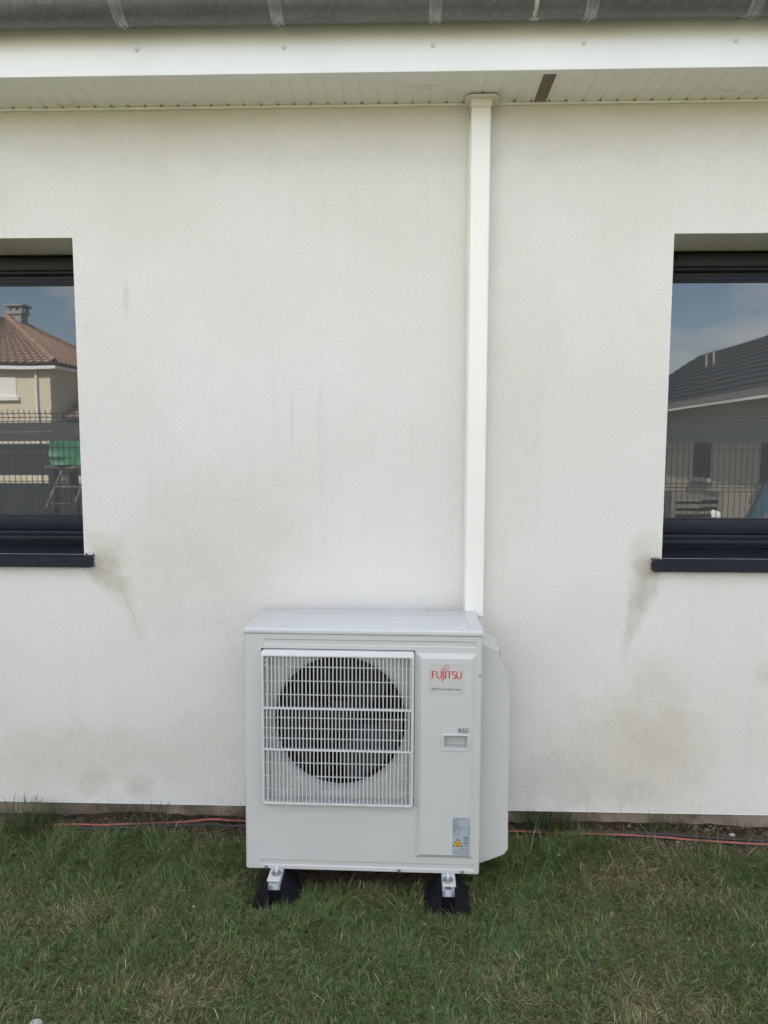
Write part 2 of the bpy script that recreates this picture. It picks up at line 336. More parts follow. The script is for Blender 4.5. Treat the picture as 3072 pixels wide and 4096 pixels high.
def build_ground():
    xs = np.concatenate([[-160, -80, -40, -20, -10, -6, -4], np.arange(-3.2, 3.21, .04), [4, 6, 10, 20, 40, 80, 160]])
    ys = np.concatenate([[-200, -100, -50, -25, -12, -7, -4.5], np.arange(-3.3, .13, .04), [.3, 2, 12, 30, 80, 160]])
    X, Y = np.meshgrid(xs, ys); Z = gh(X, Y); nx, ny = len(xs), len(ys)
    v = np.stack([X, Y, Z], -1).reshape(-1, 3)
    idx = np.arange(nx*ny).reshape(ny, nx)
    f = np.stack([idx[:-1, :-1], idx[:-1, 1:], idx[1:, 1:], idx[1:, :-1]], -1).reshape(-1, 4)
    me = bpy.data.meshes.new('lawn_ground'); me.from_pydata(v.tolist(), [], f.tolist())
    at = me.attributes.new('soil', 'FLOAT', 'POINT'); at.data.foreach_set('value', soil_and_shade(v[:, 0], v[:, 1]).astype(np.float32))
    me.polygons.foreach_set('use_smooth', [True]*len(me.polygons))
    m, nt, b = mat('ground_soil'); N = nt.nodes.new; L = nt.links.new
    tc = N('ShaderNodeTexCoord')
    n = N('ShaderNodeTexNoise'); n.inputs['Scale'].default_value = 35; n.inputs['Detail'].default_value = 9; n.inputs['Roughness'].default_value = .7; L(tc.outputs['Object'], n.inputs['Vector'])
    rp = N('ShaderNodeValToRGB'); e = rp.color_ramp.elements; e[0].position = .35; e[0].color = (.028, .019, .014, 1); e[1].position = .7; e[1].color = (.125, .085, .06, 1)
    L(n.outputs['Fac'], rp.inputs['Fac'])
    n2 = N('ShaderNodeTexNoise'); n2.inputs['Scale'].default_value = 5; n2.inputs['Detail'].default_value = 10; L(tc.outputs['Object'], n2.inputs['Vector'])
    rp2 = N('ShaderNodeValToRGB'); e = rp2.color_ramp.elements; e[0].position = .35; e[0].color = (.05, .065, .028, 1); e[1].position = .68; e[1].color = (.13, .115, .06, 1)
    L(n2.outputs['Fac'], rp2.inputs['Fac'])
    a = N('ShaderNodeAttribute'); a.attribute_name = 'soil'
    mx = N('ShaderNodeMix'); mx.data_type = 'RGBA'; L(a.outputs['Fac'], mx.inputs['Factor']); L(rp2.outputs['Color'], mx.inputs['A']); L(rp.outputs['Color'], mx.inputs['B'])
    L(mx.outputs['Result'], b.inputs['Base Color']); b.inputs['Roughness'].default_value = .95; b.inputs['Specular IOR Level'].default_value = .1
    bp = N('ShaderNodeBump'); bp.inputs['Distance'].default_value = .02; bp.inputs['Strength'].default_value = .8; L(n.outputs['Fac'], bp.inputs['Height']); L(bp.outputs['Normal'], b.inputs['Normal'])
    me.materials.append(m)
    tag(link('lawn_ground', me), kind='structure')
build_ground()

# ------------------------------------------------------------------ the house
WX0, WX1, WTOP, WBOT = -7.0, 7.0, 3.50, .033
WIN = [(-2.76, -1.526), (1.182, 2.416)]; WZ0, WZ1 = 1.262, 2.718; RD = .30
house = empty('house', (0, 0, 0))
tag(house, 'white rendered house wall with two dark framed windows under its eaves', 'house')
def build_wall():
    b = MB()
    xs = sorted({WX0, WX1, *[x for w in WIN for x in w]}); zs = [WBOT, WZ0, WZ1, WTOP]
    def isw(x): return any(a < x < c for a, c in WIN)
    for i in range(len(xs)-1):
        for k in range(3):
            if k == 1 and isw((xs[i]+xs[i+1])/2): continue
            b.quad((xs[i], 0, zs[k]), (xs[i+1], 0, zs[k]), (xs[i+1], 0, zs[k+1]), (xs[i], 0, zs[k+1]))
    for x0, x1 in WIN:
        b.quad((x0, 0, WZ0), (x0, RD, WZ0), (x0, RD, WZ1), (x0, 0, WZ1))
        b.quad((x1, 0, WZ0), (x1, 0, WZ1), (x1, RD, WZ1), (x1, RD, WZ0))
        b.quad((x0, 0, WZ1), (x0, RD, WZ1), (x1, RD, WZ1), (x1, 0, WZ1))
        b.quad((x0, 0, WZ0), (x1, 0, WZ0), (x1, RD, WZ0), (x0, RD, WZ0))
    # the other sides and the underside of the render
    b.quad((WX0, 0, WBOT), (WX0, 0, WTOP), (WX0, 9, WTOP), (WX0, 9, WBOT))
    b.quad((WX1, 0, WBOT), (WX1, 9, WBOT), (WX1, 9, WTOP), (WX1, 0, WTOP))
    b.quad((WX0, 9, WBOT), (WX0, 9, WTOP), (WX1, 9, WTOP), (WX1, 9, WBOT))
    b.quad((WX0, 0, WBOT), (WX0, .06, WBOT), (WX1, .06, WBOT), (WX1, 0, WBOT))
    b.add([(WX0, 0, WTOP), (WX0, 9, WTOP), (WX0, 4.5, 6.62)], [(0, 1, 2)])
    b.add([(WX1, 0, WTOP), (WX1, 9, WTOP), (WX1, 4.5, 6.62)], [(0, 1, 2)])
    b.build('wall', M['stucco'], house)
    b = MB(); b.box(WX0+.06, WX1-.06, .055, 8.9, -.6, WBOT-.003); b.build('plinth', M['concrete'], house)
    b = MB(); b.box(WX0, WX1, -.0015, .010, WBOT-.003, WBOT-.0005); b.build('starter_rail', M['pvc'], house)
build_wall()
def build_roof():
    b = MB(); t = .06
    for s in (0, 1):
        def p(y, z): return (y, z) if s == 0 else (9-y, z)
        sec = [p(-.36, 3.60), p(4.5, 6.72+.18), p(4.5, 6.72+.18+t), p(-.36, 3.60+t)]
        b.prism(sec, 'x', WX0-.3, WX1+.3)
    b.build('roof', M['slate'], house)
    f = MB(); f.box(WX0-.3, WX1+.3, -.304, -.28, 3.264, 3.595, .003, 2)
    fo = f.build('fascia', M['pvc'], house, smooth=True)
    cap = MB(); cap.lathe([(.0092, 0), (.0092, -.0025), (.0082, -.0045), (.0068, -.005), (.0055, -.0042), (.0002, -.0042)], n=18); cm = cap.mesh('screw_cap', plain('cap_plastic', (.66, .66, .64), .4), 30)
    for x in (-1.093-.595, -1.093, -.497, .097, .691, 1.282, 1.877): link('screw_cap', cm, fo, (x, -.304, 3.362))
    b = MB(); b.box(WX0, WX1, -.280, -.258, 3.2695, 3.2770, .001); b.build('soffit_trim', M['soffit'], house)
    b = MB(); b.box(WX0, WX1, -.014, -.001, 3.2665, 3.2765, .002); b.build('soffit_trim', M['soffit'], house)
    # soffit boards, one by one
    P = .0742; g = .0125; zb = 3.277
    pm = MB(); pm.prism([(g/2, zb), (P-g/2, zb), (P-g/2, zb+.007), (g/2, zb+.007)], 'y', -.262, -.006)
    pm.prism([(P-g/2, zb), (P-g/2+.0035, zb+.0024), (P+g/2-.0025, zb+.0024), (P+g/2, zb), (P+g/2, zb+.008), (P-g/2, zb+.008)], 'y', -.262, -.021)
    pm = pm.mesh('soffit_board', M['soffit'])
    for k in range(-46, 46):
        if k == 7: continue
        link('soffit_board', pm, house, (.018+k*P, 0, 0))
    # louvred vent board
    x0 = .018+7*P
    v = MB()
    v.prism([(g/2, zb), (.010, zb), (.010, zb+.011), (g/2, zb+.011)], 'y', -.262, -.006)
    v.prism([(.062, zb-.004), (.0665, zb-.004), (.0665, zb+.011), (.062, zb+.011)], 'y', -.262, -.006)
    v.prism([(.0665, zb), (.0705, zb+.0024), (P+g/2-.0025, zb+.0024), (P+g/2, zb), (P+g/2, zb+.008), (.0665, zb+.008)], 'y', -.262, -.021)
    vo = v.build('soffit_vent', M['soffit'], house, (x0, 0, 0))
    bk = MB(); bk.box(.010, .062, -.262, -.006, zb+.03, zb+.034); bk.build('vent_backing', M['black'], vo)
    sl = MB(); sl.prism([(-.0028, zb+.001), (-.0012, zb+.0002), (.0028, zb+.006), (.0012, zb+.007)], 'x', .0102, .0618); sm = sl.mesh('vent_slat', M['slatdust'])
    n = 30
    for i in range(n): link('vent_slat', sm, vo, (0, -.258+i*(.248/(n-1)), 0))
build_roof()
def build_cobwebs():
    random.seed(21)
    for x0, y0, n, L in ((-1.55, -.05, 9, .10), (-.62, -.10, 4, .03), (-.02, -.16, 8, .12), (.06, -.17, 7, .08), (.44, -.04, 6, .07), (1.30, -.10, 10, .15), (-1.0, -.03, 4, .04), (.16, -.10, 4, .03)):
        b = MB(); x, y = x0, y0; pts = []
        for k in range(n+1):
            pts.append((x, y, 3.2752-random.random()*.002)); x += L/n; y += random.uniform(-.012, .012)
        b.tube(pts, .0006, 4, rr=[random.uniform(.0003, .0009) for _ in pts]); b.build('cobweb', M['slatdust'], house)
build_cobwebs()

def build_gutter():
    cy, cz, r = -.402, 3.492, .085
    b = MB(); n = 40
    def arc(rad, a0, a1, n, x0, x1, xs=None):
        pts = [(cy+rad*math.cos(a), cz+rad*math.sin(a)) for a in [a0+(a1-a0)*i/n for i in range(n+1)]]
        return pts
    o = arc(r, math.pi, 2*math.pi, n, 0, 0); i_ = arc(r-.003, math.pi, 2*math.pi, n, 0, 0)
    xs = [WX0-.32+(WX1-WX0+.64)*k/60 for k in range(61)]
    for sec, flip in ((o, 0), (i_, 1)):
        vs_ = [(x, p[0], p[1]) for x in xs for p in sec]; m = n+1
        b.add(vs_, [(k*m+j, (k+1)*m+j, (k+1)*m+j+1, k*m+j+1) for k in range(60) for j in range(n)])
    b.tube([(WX0-.32, cy-r-.006, cz+.004), (WX1+.32, cy-r-.006, cz+.004)], .009, 12)
    g = b.build('gutter', M['zinc'], house, smooth=60)
    br = MB()
    for x0, x1, h in ((-.024, .024, .0018), (-.021, -.015, .0055), (-.003, .003, .006), (.015, .021, .0055)):
        m = 24
        A = [(r+h)]
        a = [math.pi*(1+k/m) for k in range(m+1)]
        vs_ = []
        for x, rad in ((x0, r), (x0+.001, r+h), (x1-.001, r+h), (x1, r)):
            vs_ += [(x, cy+rad*math.cos(t), cz+rad*math.sin(t)) for t in a]
        br.add(vs_, [(q*(m+1)+k, q*(m+1)+k+1, (q+1)*(m+1)+k+1, (q+1)*(m+1)+k) for q in range(3) for k in range(m)])
    br.box(-.016, .016, -.322, -.304, cz-.05, cz+.02)
    # rivet at the lowest point
    br.lathe([(.006, 0), (.006, -.007), (.003, -.009), (.0003, -.009)], c=(0, cy+.02, cz-r+.001), axis='z', n=10)
    bm_ = br.mesh('gutter_bracket', M['zincbright'], 50)
    for x in (-2.33, -1.722, -1.112, -.505, .101, .688, 1.297, 1.905, 2.51): link('gutter_bracket', bm_, g, (x, 0, 0))
    j = MB(); random.seed(3)
    for q in range(26):
        a = math.pi*(1+.08+.84*q/26); ww = .004+.004*random.random()+(.012*random.random() if 13 < q < 19 else 0)
        x = .478+random.uniform(-.002, .002)
        vs_ = [(x+sx*ww, cy+(r+h)*math.cos(a+da), cz+(r+h)*math.sin(a+da)) for h in (.0002, .0025) for da in (-.07, .07) for sx in (-1, 1)]
        j.add(vs_, [(0, 1, 3, 2), (4, 5, 7, 6), (0, 1, 5, 4), (1, 3, 7, 5), (3, 2, 6, 7), (2, 0, 4, 6)])
    j.build('gutter_joint', M['crust'], g)
build_gutter()

def build_window(x0, x1, label):
    w = empty('window'); w.parent = house; w['label'] = label
    Y = RD-.02
    b = MB()
    zb = WZ0+.012
    b.box(x0+.002, x1-.002, Y-.010, Y+.05, 1.345, 1.416, .004, 2)      # sash bottom rail
    b.box(x0+.002, x0+.055, Y-.010, Y+.05, 1.4165, 2.60, .004, 2)
    b.box(x1-.055, x1-.002, Y-.010, Y+.05, 1.4165, 2.60, .004, 2)
    b.box(x0+.0555, x1-.0555, Y-.004, Y+.05, 2.575, 2.60, .003, 2)
    b.build('sash', M['frame'], w, smooth=True)
    b = MB()
    b.box(x0+.001, x1-.001, Y-.035, Y+.05, 1.292, 1.318, .003, 2)
    b.box(x0+.001, x1-.001, Y-.022, Y+.05, 1.3185, 1.342, .003, 2)
    b.box(x0+.001, x1-.001, Y-.005, Y+.05, 1.264, 1.2915)
    b.build('window_frame', M['frame'], w, smooth=True)
    b = MB(); b.box(x0+.05, x1-.05, Y+.008, Y+.02, 1.4135, 2.577); b.build('glass_pane', M['glass'], w)
    b = MB(); b.box(x0+.056, x1-.056, Y-.003, Y+.007, 1.4165, 1.421); b.box(x0+.056, x1-.056, Y-.003, Y+.007, 2.568, 2.5745)
    b.build('glazing_bead', M['gasket'], w)
    b = MB()
    b.box(x0+.001, x1-.001, Y-.004, Y+.05, 2.642, 2.714, .003, 2)
    b.box(x0+.001, x1-.001, Y+.012, Y+.05, 2.6005, 2.6415)
    b.box(x0+.001, x1-.001, Y-.004, Y+.012, 2.703, 2.7085)
    b.build('shutter_box', M['shutter'], w, smooth=True)
    b = MB(); b.tube([(x0+.03, Y-.004, 2.628), (x1-.03, Y-.004, 2.628)], .0125, 14); b.build('shutter_slat', M['shutter'], w, smooth=True)
    b = MB()
    sec = [(.0+.292, 1.276), (-.036, 1.260), (-.040, 1.2575), (-.040, 1.207), (-.037, 1.205), (-.034, 1.207), (-.034, 1.250), (.292, 1.262)]
    b.prism(sec, 'x', x0+.0015, x1-.0015)
    # front lip runs past the opening on both sides
    for a, c in ((x0-.044, x0+.0015), (x1-.0015, x1+.044)):
        b.prism([(-.0005, 1.2605), (-.036, 1.260), (-.040, 1.2575), (-.040, 1.207), (-.037, 1.205), (-.0005, 1.207)], 'x', a, c)
    b.build('window_sill', M['frame'], w)
    return w
wl = build_window(*WIN[0], 'window at the left edge mirroring a tiled roof')
wr = build_window(*WIN[1], 'window at the right edge mirroring a grey roof')
def sealant(parent, x, sgn):
    random.seed(int(abs(x)*100)); bm = bmesh.new()
    for i in range(22):
        z = 1.262-.058*random.random(); dx = random.random()**2*.006
        if i < 7: z = 1.263+random.random()*.003; dx = -random.random()*.04
        r_ = random.uniform(.0012, .0026)
        q = bmesh.ops.create_icosphere(bm, subdivisions=1, radius=1, matrix=Matrix.Translation((x+sgn*(.002+dx), -.001, z)) @ Matrix.Diagonal((r_, r_*.7, r_*random.uniform(.8, 2), 1)))
        for v in q['verts']: v.co += Vector((random.uniform(-1, 1), 0, random.uniform(-1, 1)))*r_*.5
    b = MB(); b.bm(bm); b.build('sealant', M['gasket'], parent)
sealant(wl, -1.482, 1); sealant(wr, 1.138, -1)
b = MB(); b.lathe([(.011, 0), (.011, -.012), (.007, -.016), (.0005, -.017)], c=(1.30, .276, 2.68), n=14); b.build('shutter_stop', M['gasket'], wr, smooth=True)

# ------------------------------------------------------------------ pipe duct up the wall
def rrect(x0, x1, y0, y1, r, n=5):
    pts = []
    for cx, cy, a0 in ((x1-r, y0+r, -90), (x1-r, y1-r, 0), (x0+r, y1-r, 90), (x0+r, y0+r, 180)):
        for k in range(n+1):
            a = RAD(a0+90*k/n); pts.append((cx+r*math.cos(a), cy+r*math.sin(a)))
    return pts
def build_duct():
    d = empty('pipe_duct', (.315, 0, .9))
    tag(d, 'tall white plastic pipe duct running up the wall to the soffit', 'pipe duct')
    def ch(x0, x1, yf, r, n=5):   # section open against the wall: flat back, rounded front corners
        pts = [(x1, -.0008)]
        for cx, a0 in ((x1-r, 0), (x0+r, -90)):
            for k in range(n+1):
                a = RAD(a0-90*k/n); pts.append((cx+r*math.cos(a), yf+r+r*math.sin(a)))
        pts.append((x0, -.0008)); return pts
    b = MB(); b.prism(ch(-.0445, .0425, -.074, .010), 'z', .1-.9+.9-.0, 3.232-.9); b.build('duct_cover', M['duct'], d, smooth=30)
    b = MB(); b.box(-.048, .0455, -.022, -.0006, -.1, 3.20-.9); b.build('duct_base', M['duct'], d)
    b = MB()
    # coupling with slanted lower edge
    pr = ch(-.0475, .0455, -.077, .011); zt = 3.276-.9
    n = len(pr); lo = [(p[0], p[1], zt-.045-.55*max(0, (p[1]+.066))) for p in pr]; hi = [(p[0], p[1], zt) for p in pr]
    b.add(lo+hi, [(i, (i+1) % n, n+(i+1) % n, n+i) for i in range(n)])
    b.build('duct_coupling', M['duct'], d, smooth=30)
    b = MB()
    pl = [(.075, -.003)]
    for cx, cy, a0 in ((.075-.03, -.104+.03, 0), (-.067+.03, -.104+.03, -90)):
        for k in range(9):
            a = RAD(a0-90*k/8); pl.append((cx+.03*math.cos(a), cy+.03*math.sin(a)))
    pl.append((-.067, -.003))
    b.prism(pl, 'z', 3.2635-.9, 3.2695-.9, .0015, 1); b.build('soffit_collar', M['duct'], d, smooth=30)
build_duct()

# ------------------------------------------------------------------ the heat pump unit
ac = empty('air_conditioner', (-.655, -.470, -.010), (RAD(-1.1), RAD(.1), RAD(-.6)))
ac.scale = (1, 1, .998)
tag(ac, 'large white outdoor air conditioning unit with a square fan grille', 'air conditioner')
AX0, AX1, AZ0, AZ1, ADEP = -.014, .9665, .0175, 1.022, .375
GX0, GX1, GZ0, GZ1 = .062, .690, .306, .958          # grille outer edge
def panel(b, x0, x1, z0, z1, feats, y=0.0):
    """flat face at y with rectangular embossed features (ox0,ox1,oz0,oz1, inset_x, inset_z, depth) ; depth None = hole"""
    xs = sorted({x0, x1, *[f[0] for f in feats], *[f[1] for f in feats]}); zs = sorted({z0, z1, *[f[2] for f in feats], *[f[3] for f in feats]})
    for i in range(len(xs)-1):
        for k in range(len(zs)-1):
            cx, cz = (xs[i]+xs[i+1])/2, (zs[k]+zs[k+1])/2
            if any(f[0] < cx < f[1] and f[2] < cz < f[3] for f in feats): continue
            b.quad((xs[i], y, zs[k]), (xs[i+1], y, zs[k]), (xs[i+1], y, zs[k+1]), (xs[i], y, zs[k+1]))
    for f in feats:
        if f[6] is None: continue
        a0, a1, c0, c1, ix, iz, dp = f[:7]; sub = f[7] if len(f) > 7 else []
        O = [(a0, y, c0), (a1, y, c0), (a1, y, c1), (a0, y, c1)]; I = [(a0+ix, y+dp, c0+iz), (a1-ix, y+dp, c0+iz), (a1-ix, y+dp, c1-iz), (a0+ix, y+dp, c1-iz)]
        for q in range(4): b.quad(O[q], O[(q+1) % 4], I[(q+1) % 4], I[q])
        panel(b, a0+ix, a1-ix, c0+iz, c1-iz, sub, y+dp)
PX0, PX1, PZ0, PZ1, PI, PD = .700, .941, .085, .952, .019, -.014
HX0, HX1, HZ0, HZ1 = .806, .914, .553, .619
def build_casing():
    b = MB(); r = .016
    feats = [(.068, .940, .976, 1.001, .004, .004, .005), (.049, .944, .031, .057, .004, .004, .005),
             (GX0-.003, GX1+.003, GZ0-.002, GZ1+.004, 0, 0, None),
             (PX0, PX1, PZ0, PZ1, PI, PI+.001, PD, [(HX0, HX1, HZ0, HZ1, 0, 0, None)])]
    panel(b, AX0+r, AX1-r, AZ0, AZ1, feats)
    n = 6
    for s, xc in ((-1, AX0+r), (1, AX1-r)):
        arc = [(xc+s*r*math.sin(RAD(90*k/n)), r-r*math.cos(RAD(90*k/n))) for k in range(n+1)]
        arc.append((xc+s*r, ADEP))
        for k in range(len(arc)-1):
            b.quad((*arc[k], AZ0), (*arc[k+1], AZ0), (*arc[k+1], AZ1), (*arc[k], AZ1))
    b.quad((AX0, ADEP, AZ0), (AX1, ADEP, AZ0), (AX1, ADEP, AZ1), (AX0, ADEP, AZ1))
    b.quad((AX0+.01, .012, AZ0+.001), (AX1-.01, .012, AZ0+.001), (AX1-.01, ADEP, AZ0+.001), (AX0+.01, ADEP, AZ0+.001))
    # recess lip round the grille opening
    for (xa, za), (xb, zb) in (((GX0-.003, GZ0-.002), (GX1+.003, GZ0-.002)), ((GX1+.003, GZ0-.002), (GX1+.003, GZ1+.004)), ((GX1+.003, GZ1+.004), (GX0-.003, GZ1+.004)), ((GX0-.003, GZ1+.004), (GX0-.003, GZ0-.002))):
        b.quad((xa, 0, za), (xb, 0, zb), (xb, .03, zb), (xa, .03, za))
    # small side lug at the left, near the top
    b.box(AX0-.015, AX0+.002, .085, .14, .985, 1.040, .004, 2)
    # rear flange of the right side
    b.box(AX1-.0005, AX1+.006, .10, ADEP, .020, .27, .002, 1)
    b.build('casing', M['casing'], ac, smooth=35)
    # recessed handle
    h = MB(); y = PD
    def rr(x0, x1, z0, z1, r, n=5): return rrect(x0, x1, z0, z1, r, n)
    loops = [(rr(HX0-.003, HX1+.003, HZ0-.003, HZ1+.003, .008), y-.0005), (rr(HX0-.0005, HX1+.0005, HZ0-.0005, HZ1+.0005, .007), y-.005), (rr(HX0+.005, HX1-.005, HZ0+.005, HZ1-.005, .006), y-.005),
             (rr(HX0+.010, HX1-.008, HZ0+.0075, HZ1-.011, .005), y+.003), (rr(HX0+.012, HX1-.010, HZ0+.009, HZ1-.013, .005), y+.038)]
    m = len(loops[0][0]); vs_ = [(p[0], yy, p[1]) for lp, yy in loops for p in lp]
    fs = [(k*m+i, k*m+(i+1) % m, (k+1)*m+(i+1) % m, (k+1)*m+i) for k in range(len(loops)-1) for i in range(m)]; fs.append(tuple(range((len(loops)-1)*m, len(loops)*m)))
    h.add(vs_, fs); h.build('recessed_handle', M['casing'], ac, smooth=35)
    # lid
    l = MB(); e = .0035
    l.box(-.0135, .9705, -.006, .388, 1.0225, 1.047, .007, 3)
    for yy, x0, x1 in ((.035, .05, .91), (.135, .05, .91), (.24, .05, .91), (.335, .05, .89)):
        l.prism([(yy-.004, 1.0471), (yy-.002, 1.0488), (yy+.002, 1.0488), (yy+.004, 1.0471)], 'x', x0, x1)
    l.build('top_lid', M['lid'], ac, smooth=35)
    l = MB(); l.prism([(.915, .05), (.935, .05), (.925, .33), (.912, .33)], 'z', 1.0472, 1.049); l.build('lid_rib', M['lid'], ac)
    # screws along the bottom edge
    s = MB(); s.lathe([(.0078, 0), (.0078, -.002), (.006, -.005), (.0004, -.006)], n=14); sm = s.mesh('screw', M['dksteel'], True)
    for x in (.0738, .6325, .8954): link('screw', sm, ac, (x, 0, .0255 if False else .0235))
    link('screw', sm, ac, (.958, 0, .862)).scale = (.6, .6, .6)
build_casing()
def build_grille():
    b = MB()
    def loop(i, y, r): return [(p[0], y, p[1]) for p in rrect(GX0+i, GX1-i, GZ0+i, GZ1-i, r)]
    loops = [loop(.0, .004, .012), loop(.0, -.014, .012), loop(.003, -.0255, .012), loop(.0055, -.028, .011), loop(.0105, -.028, .008), loop(.0125, -.025, .006), loop(.0155, .012, .006)]
    # the top of the frame slopes further
    m = len(loops[0]); vs_ = []
    for li, lp in enumerate(loops):
        for p in lp:
            t = max(0, (p[2]-(GZ1-.03))/.03) if li >= 2 else 0
            vs_.append((p[0], p[1], p[2]-.012*min(1, t*1.6)))
    b.add(vs_, [(k*m+i, k*m+(i+1) % m, (k+1)*m+(i+1) % m, (k+1)*m+i) for k in range(len(loops)-1) for i in range(m)])
    g = b.build('fan_grille', M['grille'], ac, smooth=35)
    xi0, xi1 = GX0+.014, GX1-.014
    ztop, zt1, zt2, zbot = GZ1-.026, .7179, .5435, GZ0+.012
    def bar(x0, x1, y0, y1, z0, z1, bev=.001): q = MB(); q.box(x0, x1, y0, y1, z0, z1, bev); return q.mesh('grille_bar', M['grille'])
    # uprights, three rows; the middle row is set off from the others
    for zA, zB, x_first, dx, n in ((zt1, ztop, .0910, .01576, 38), (zt2, zt1, .0865, .01495, 40), (zbot, zt2, .0910, .01576, 38)):
        me = bar(-.0021, .0021, -.027, -.018, zA, zB)
        for i in range(n): link('grille_bar', me, g, (x_first+i*dx, 0, 0))
    hm = bar(xi0, xi1, -.019, -.012, -.0018, .0018, .0006); tk = bar(xi0-.006, xi1+.006, -.0285, -.010, -.0035, .0035)
    for z in (.8897, .831, .7735, .676, .6317, .5888, .4853, .4283, .3718): link('grille_bar', hm, g, (0, 0, z))
    for z in (.7179, .5435): link('grille_bar', tk, g, (0, 0, z))
    q = MB(); q.box(xi0, .090, -.022, -.004, .897, .9, .0008); q.box(xi0, .090, -.022, -.004, .913, .916, .0008); q.box(xi0+.006, xi0+.010, -.02, -.004, zbot, ztop); q.build('grille_clip', M['grille'], g)
build_grille()
def build_fan():
    cx, cz, R0 = .381, .642, .274
    # front plate with a round opening and a bell mouth
    b = MB(); n = 64; y = .022
    rect = [(GX0-.003, GX1+.003), (GZ0-.002, GZ1+.004)]
    Rb = .312
    out = []
    for i in range(n):
        a = 2*math.pi*i/n; c, s = math.cos(a), math.sin(a)
        t = min((rect[0][1]-cx)/c if c > 1e-9 else (rect[0][0]-cx)/c if c < -1e-9 else 9, (rect[1][1]-cz)/s if s > 1e-9 else (rect[1][0]-cz)/s if s < -1e-9 else 9)
        out.append((cx+t*c, y, cz+t*s))
    inn = [(cx+Rb*math.cos(2*math.pi*i/n), y, cz+Rb*math.sin(2*math.pi*i/n)) for i in range(n)]
    b.add(out+inn, [(i, (i+1) % n, n+(i+1) % n, n+i) for i in range(n)])
    b.lathe([(Rb, y), (R0+.024, y+.003), (R0+.011, y+.010), (R0+.003, y+.022), (R0, y+.036)], c=(cx, 0, cz), n=n)
    b.build('fan_shroud', M['shroud'], ac, smooth=40)
    b = MB(); b.lathe([(R0+.0005, y+.0365), (R0+.0005, y+.11)], c=(cx, 0, cz), n=n); b.build('fan_duct', M['black'], ac, smooth=40)  # rear of the bell mouth painted black for the shade inside the opening
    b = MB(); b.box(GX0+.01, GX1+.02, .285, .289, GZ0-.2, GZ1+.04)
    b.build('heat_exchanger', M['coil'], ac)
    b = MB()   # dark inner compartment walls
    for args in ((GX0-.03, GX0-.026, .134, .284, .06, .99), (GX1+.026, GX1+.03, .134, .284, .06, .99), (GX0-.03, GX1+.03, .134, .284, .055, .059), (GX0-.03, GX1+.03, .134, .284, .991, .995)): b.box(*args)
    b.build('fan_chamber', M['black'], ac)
    b = MB(); b.box(cx-.11, cx-.06, .23, .27, .07, .985); b.box(cx+.06, cx+.11, .23, .27, .07, .985); b.lathe([(.001, .17), (.06, .17), (.062, .175), (.062, .24), (.001, .24)], c=(cx, 0, cz), n=24)
    b.build('motor_mount', M['fan'], ac, smooth=40)
    f = MB(); f.lathe([(.0005, .072), (.02, .073), (.055, .082), (.07, .095), (.07, .16)], c=(cx, 0, cz), n=32)
    fo = f.build('fan', M['fan'], ac, smooth=40)
    for k in range(3):
        q = MB(); vs_ = []; nr, na = 8, 14
        for i in range(nr+1):
            r = .065+(R0-.012-.065)*i/nr; t = i/nr
            a0 = RAD(120*k+20+18*t); sp = RAD(62+34*t-14*t*t)
            for j in range(na+1):
                s = j/na; a = a0+sp*s; vs_.append((cx+r*math.cos(a), .085+.062*s-.02*t, cz+r*math.sin(a)))
        fs = [(i*(na+1)+j, i*(na+1)+j+1, (i+1)*(na+1)+j+1, (i+1)*(na+1)+j) for i in range(nr) for j in range(na)]
        q.add(vs_, fs); vb = [(p[0], p[1]+.004, p[2]) for p in vs_]; q.add(vb, fs)
        q.build('fan_blade', M['fan'], fo, smooth=True)
    q = MB(); q.lathe([(.0004, .068), (.006, .068), (.006, .074)], c=(cx, 0, cz), n=6); q.build('fan_nut', M['dksteel'], fo)
build_fan()
def build_cover():
    b = MB()
    poly = [(AX1+.0005, .973), (1.049, .939), (1.053, .864), (1.092, .822), (1.099, .064), (1.081, .038), (AX1+.0005, -.008)]
    b.prism(poly, 'y', .112, .355, .006, 2)
    o = b.build('valve_cover', M['casing'], ac, smooth=12)
build_cover()
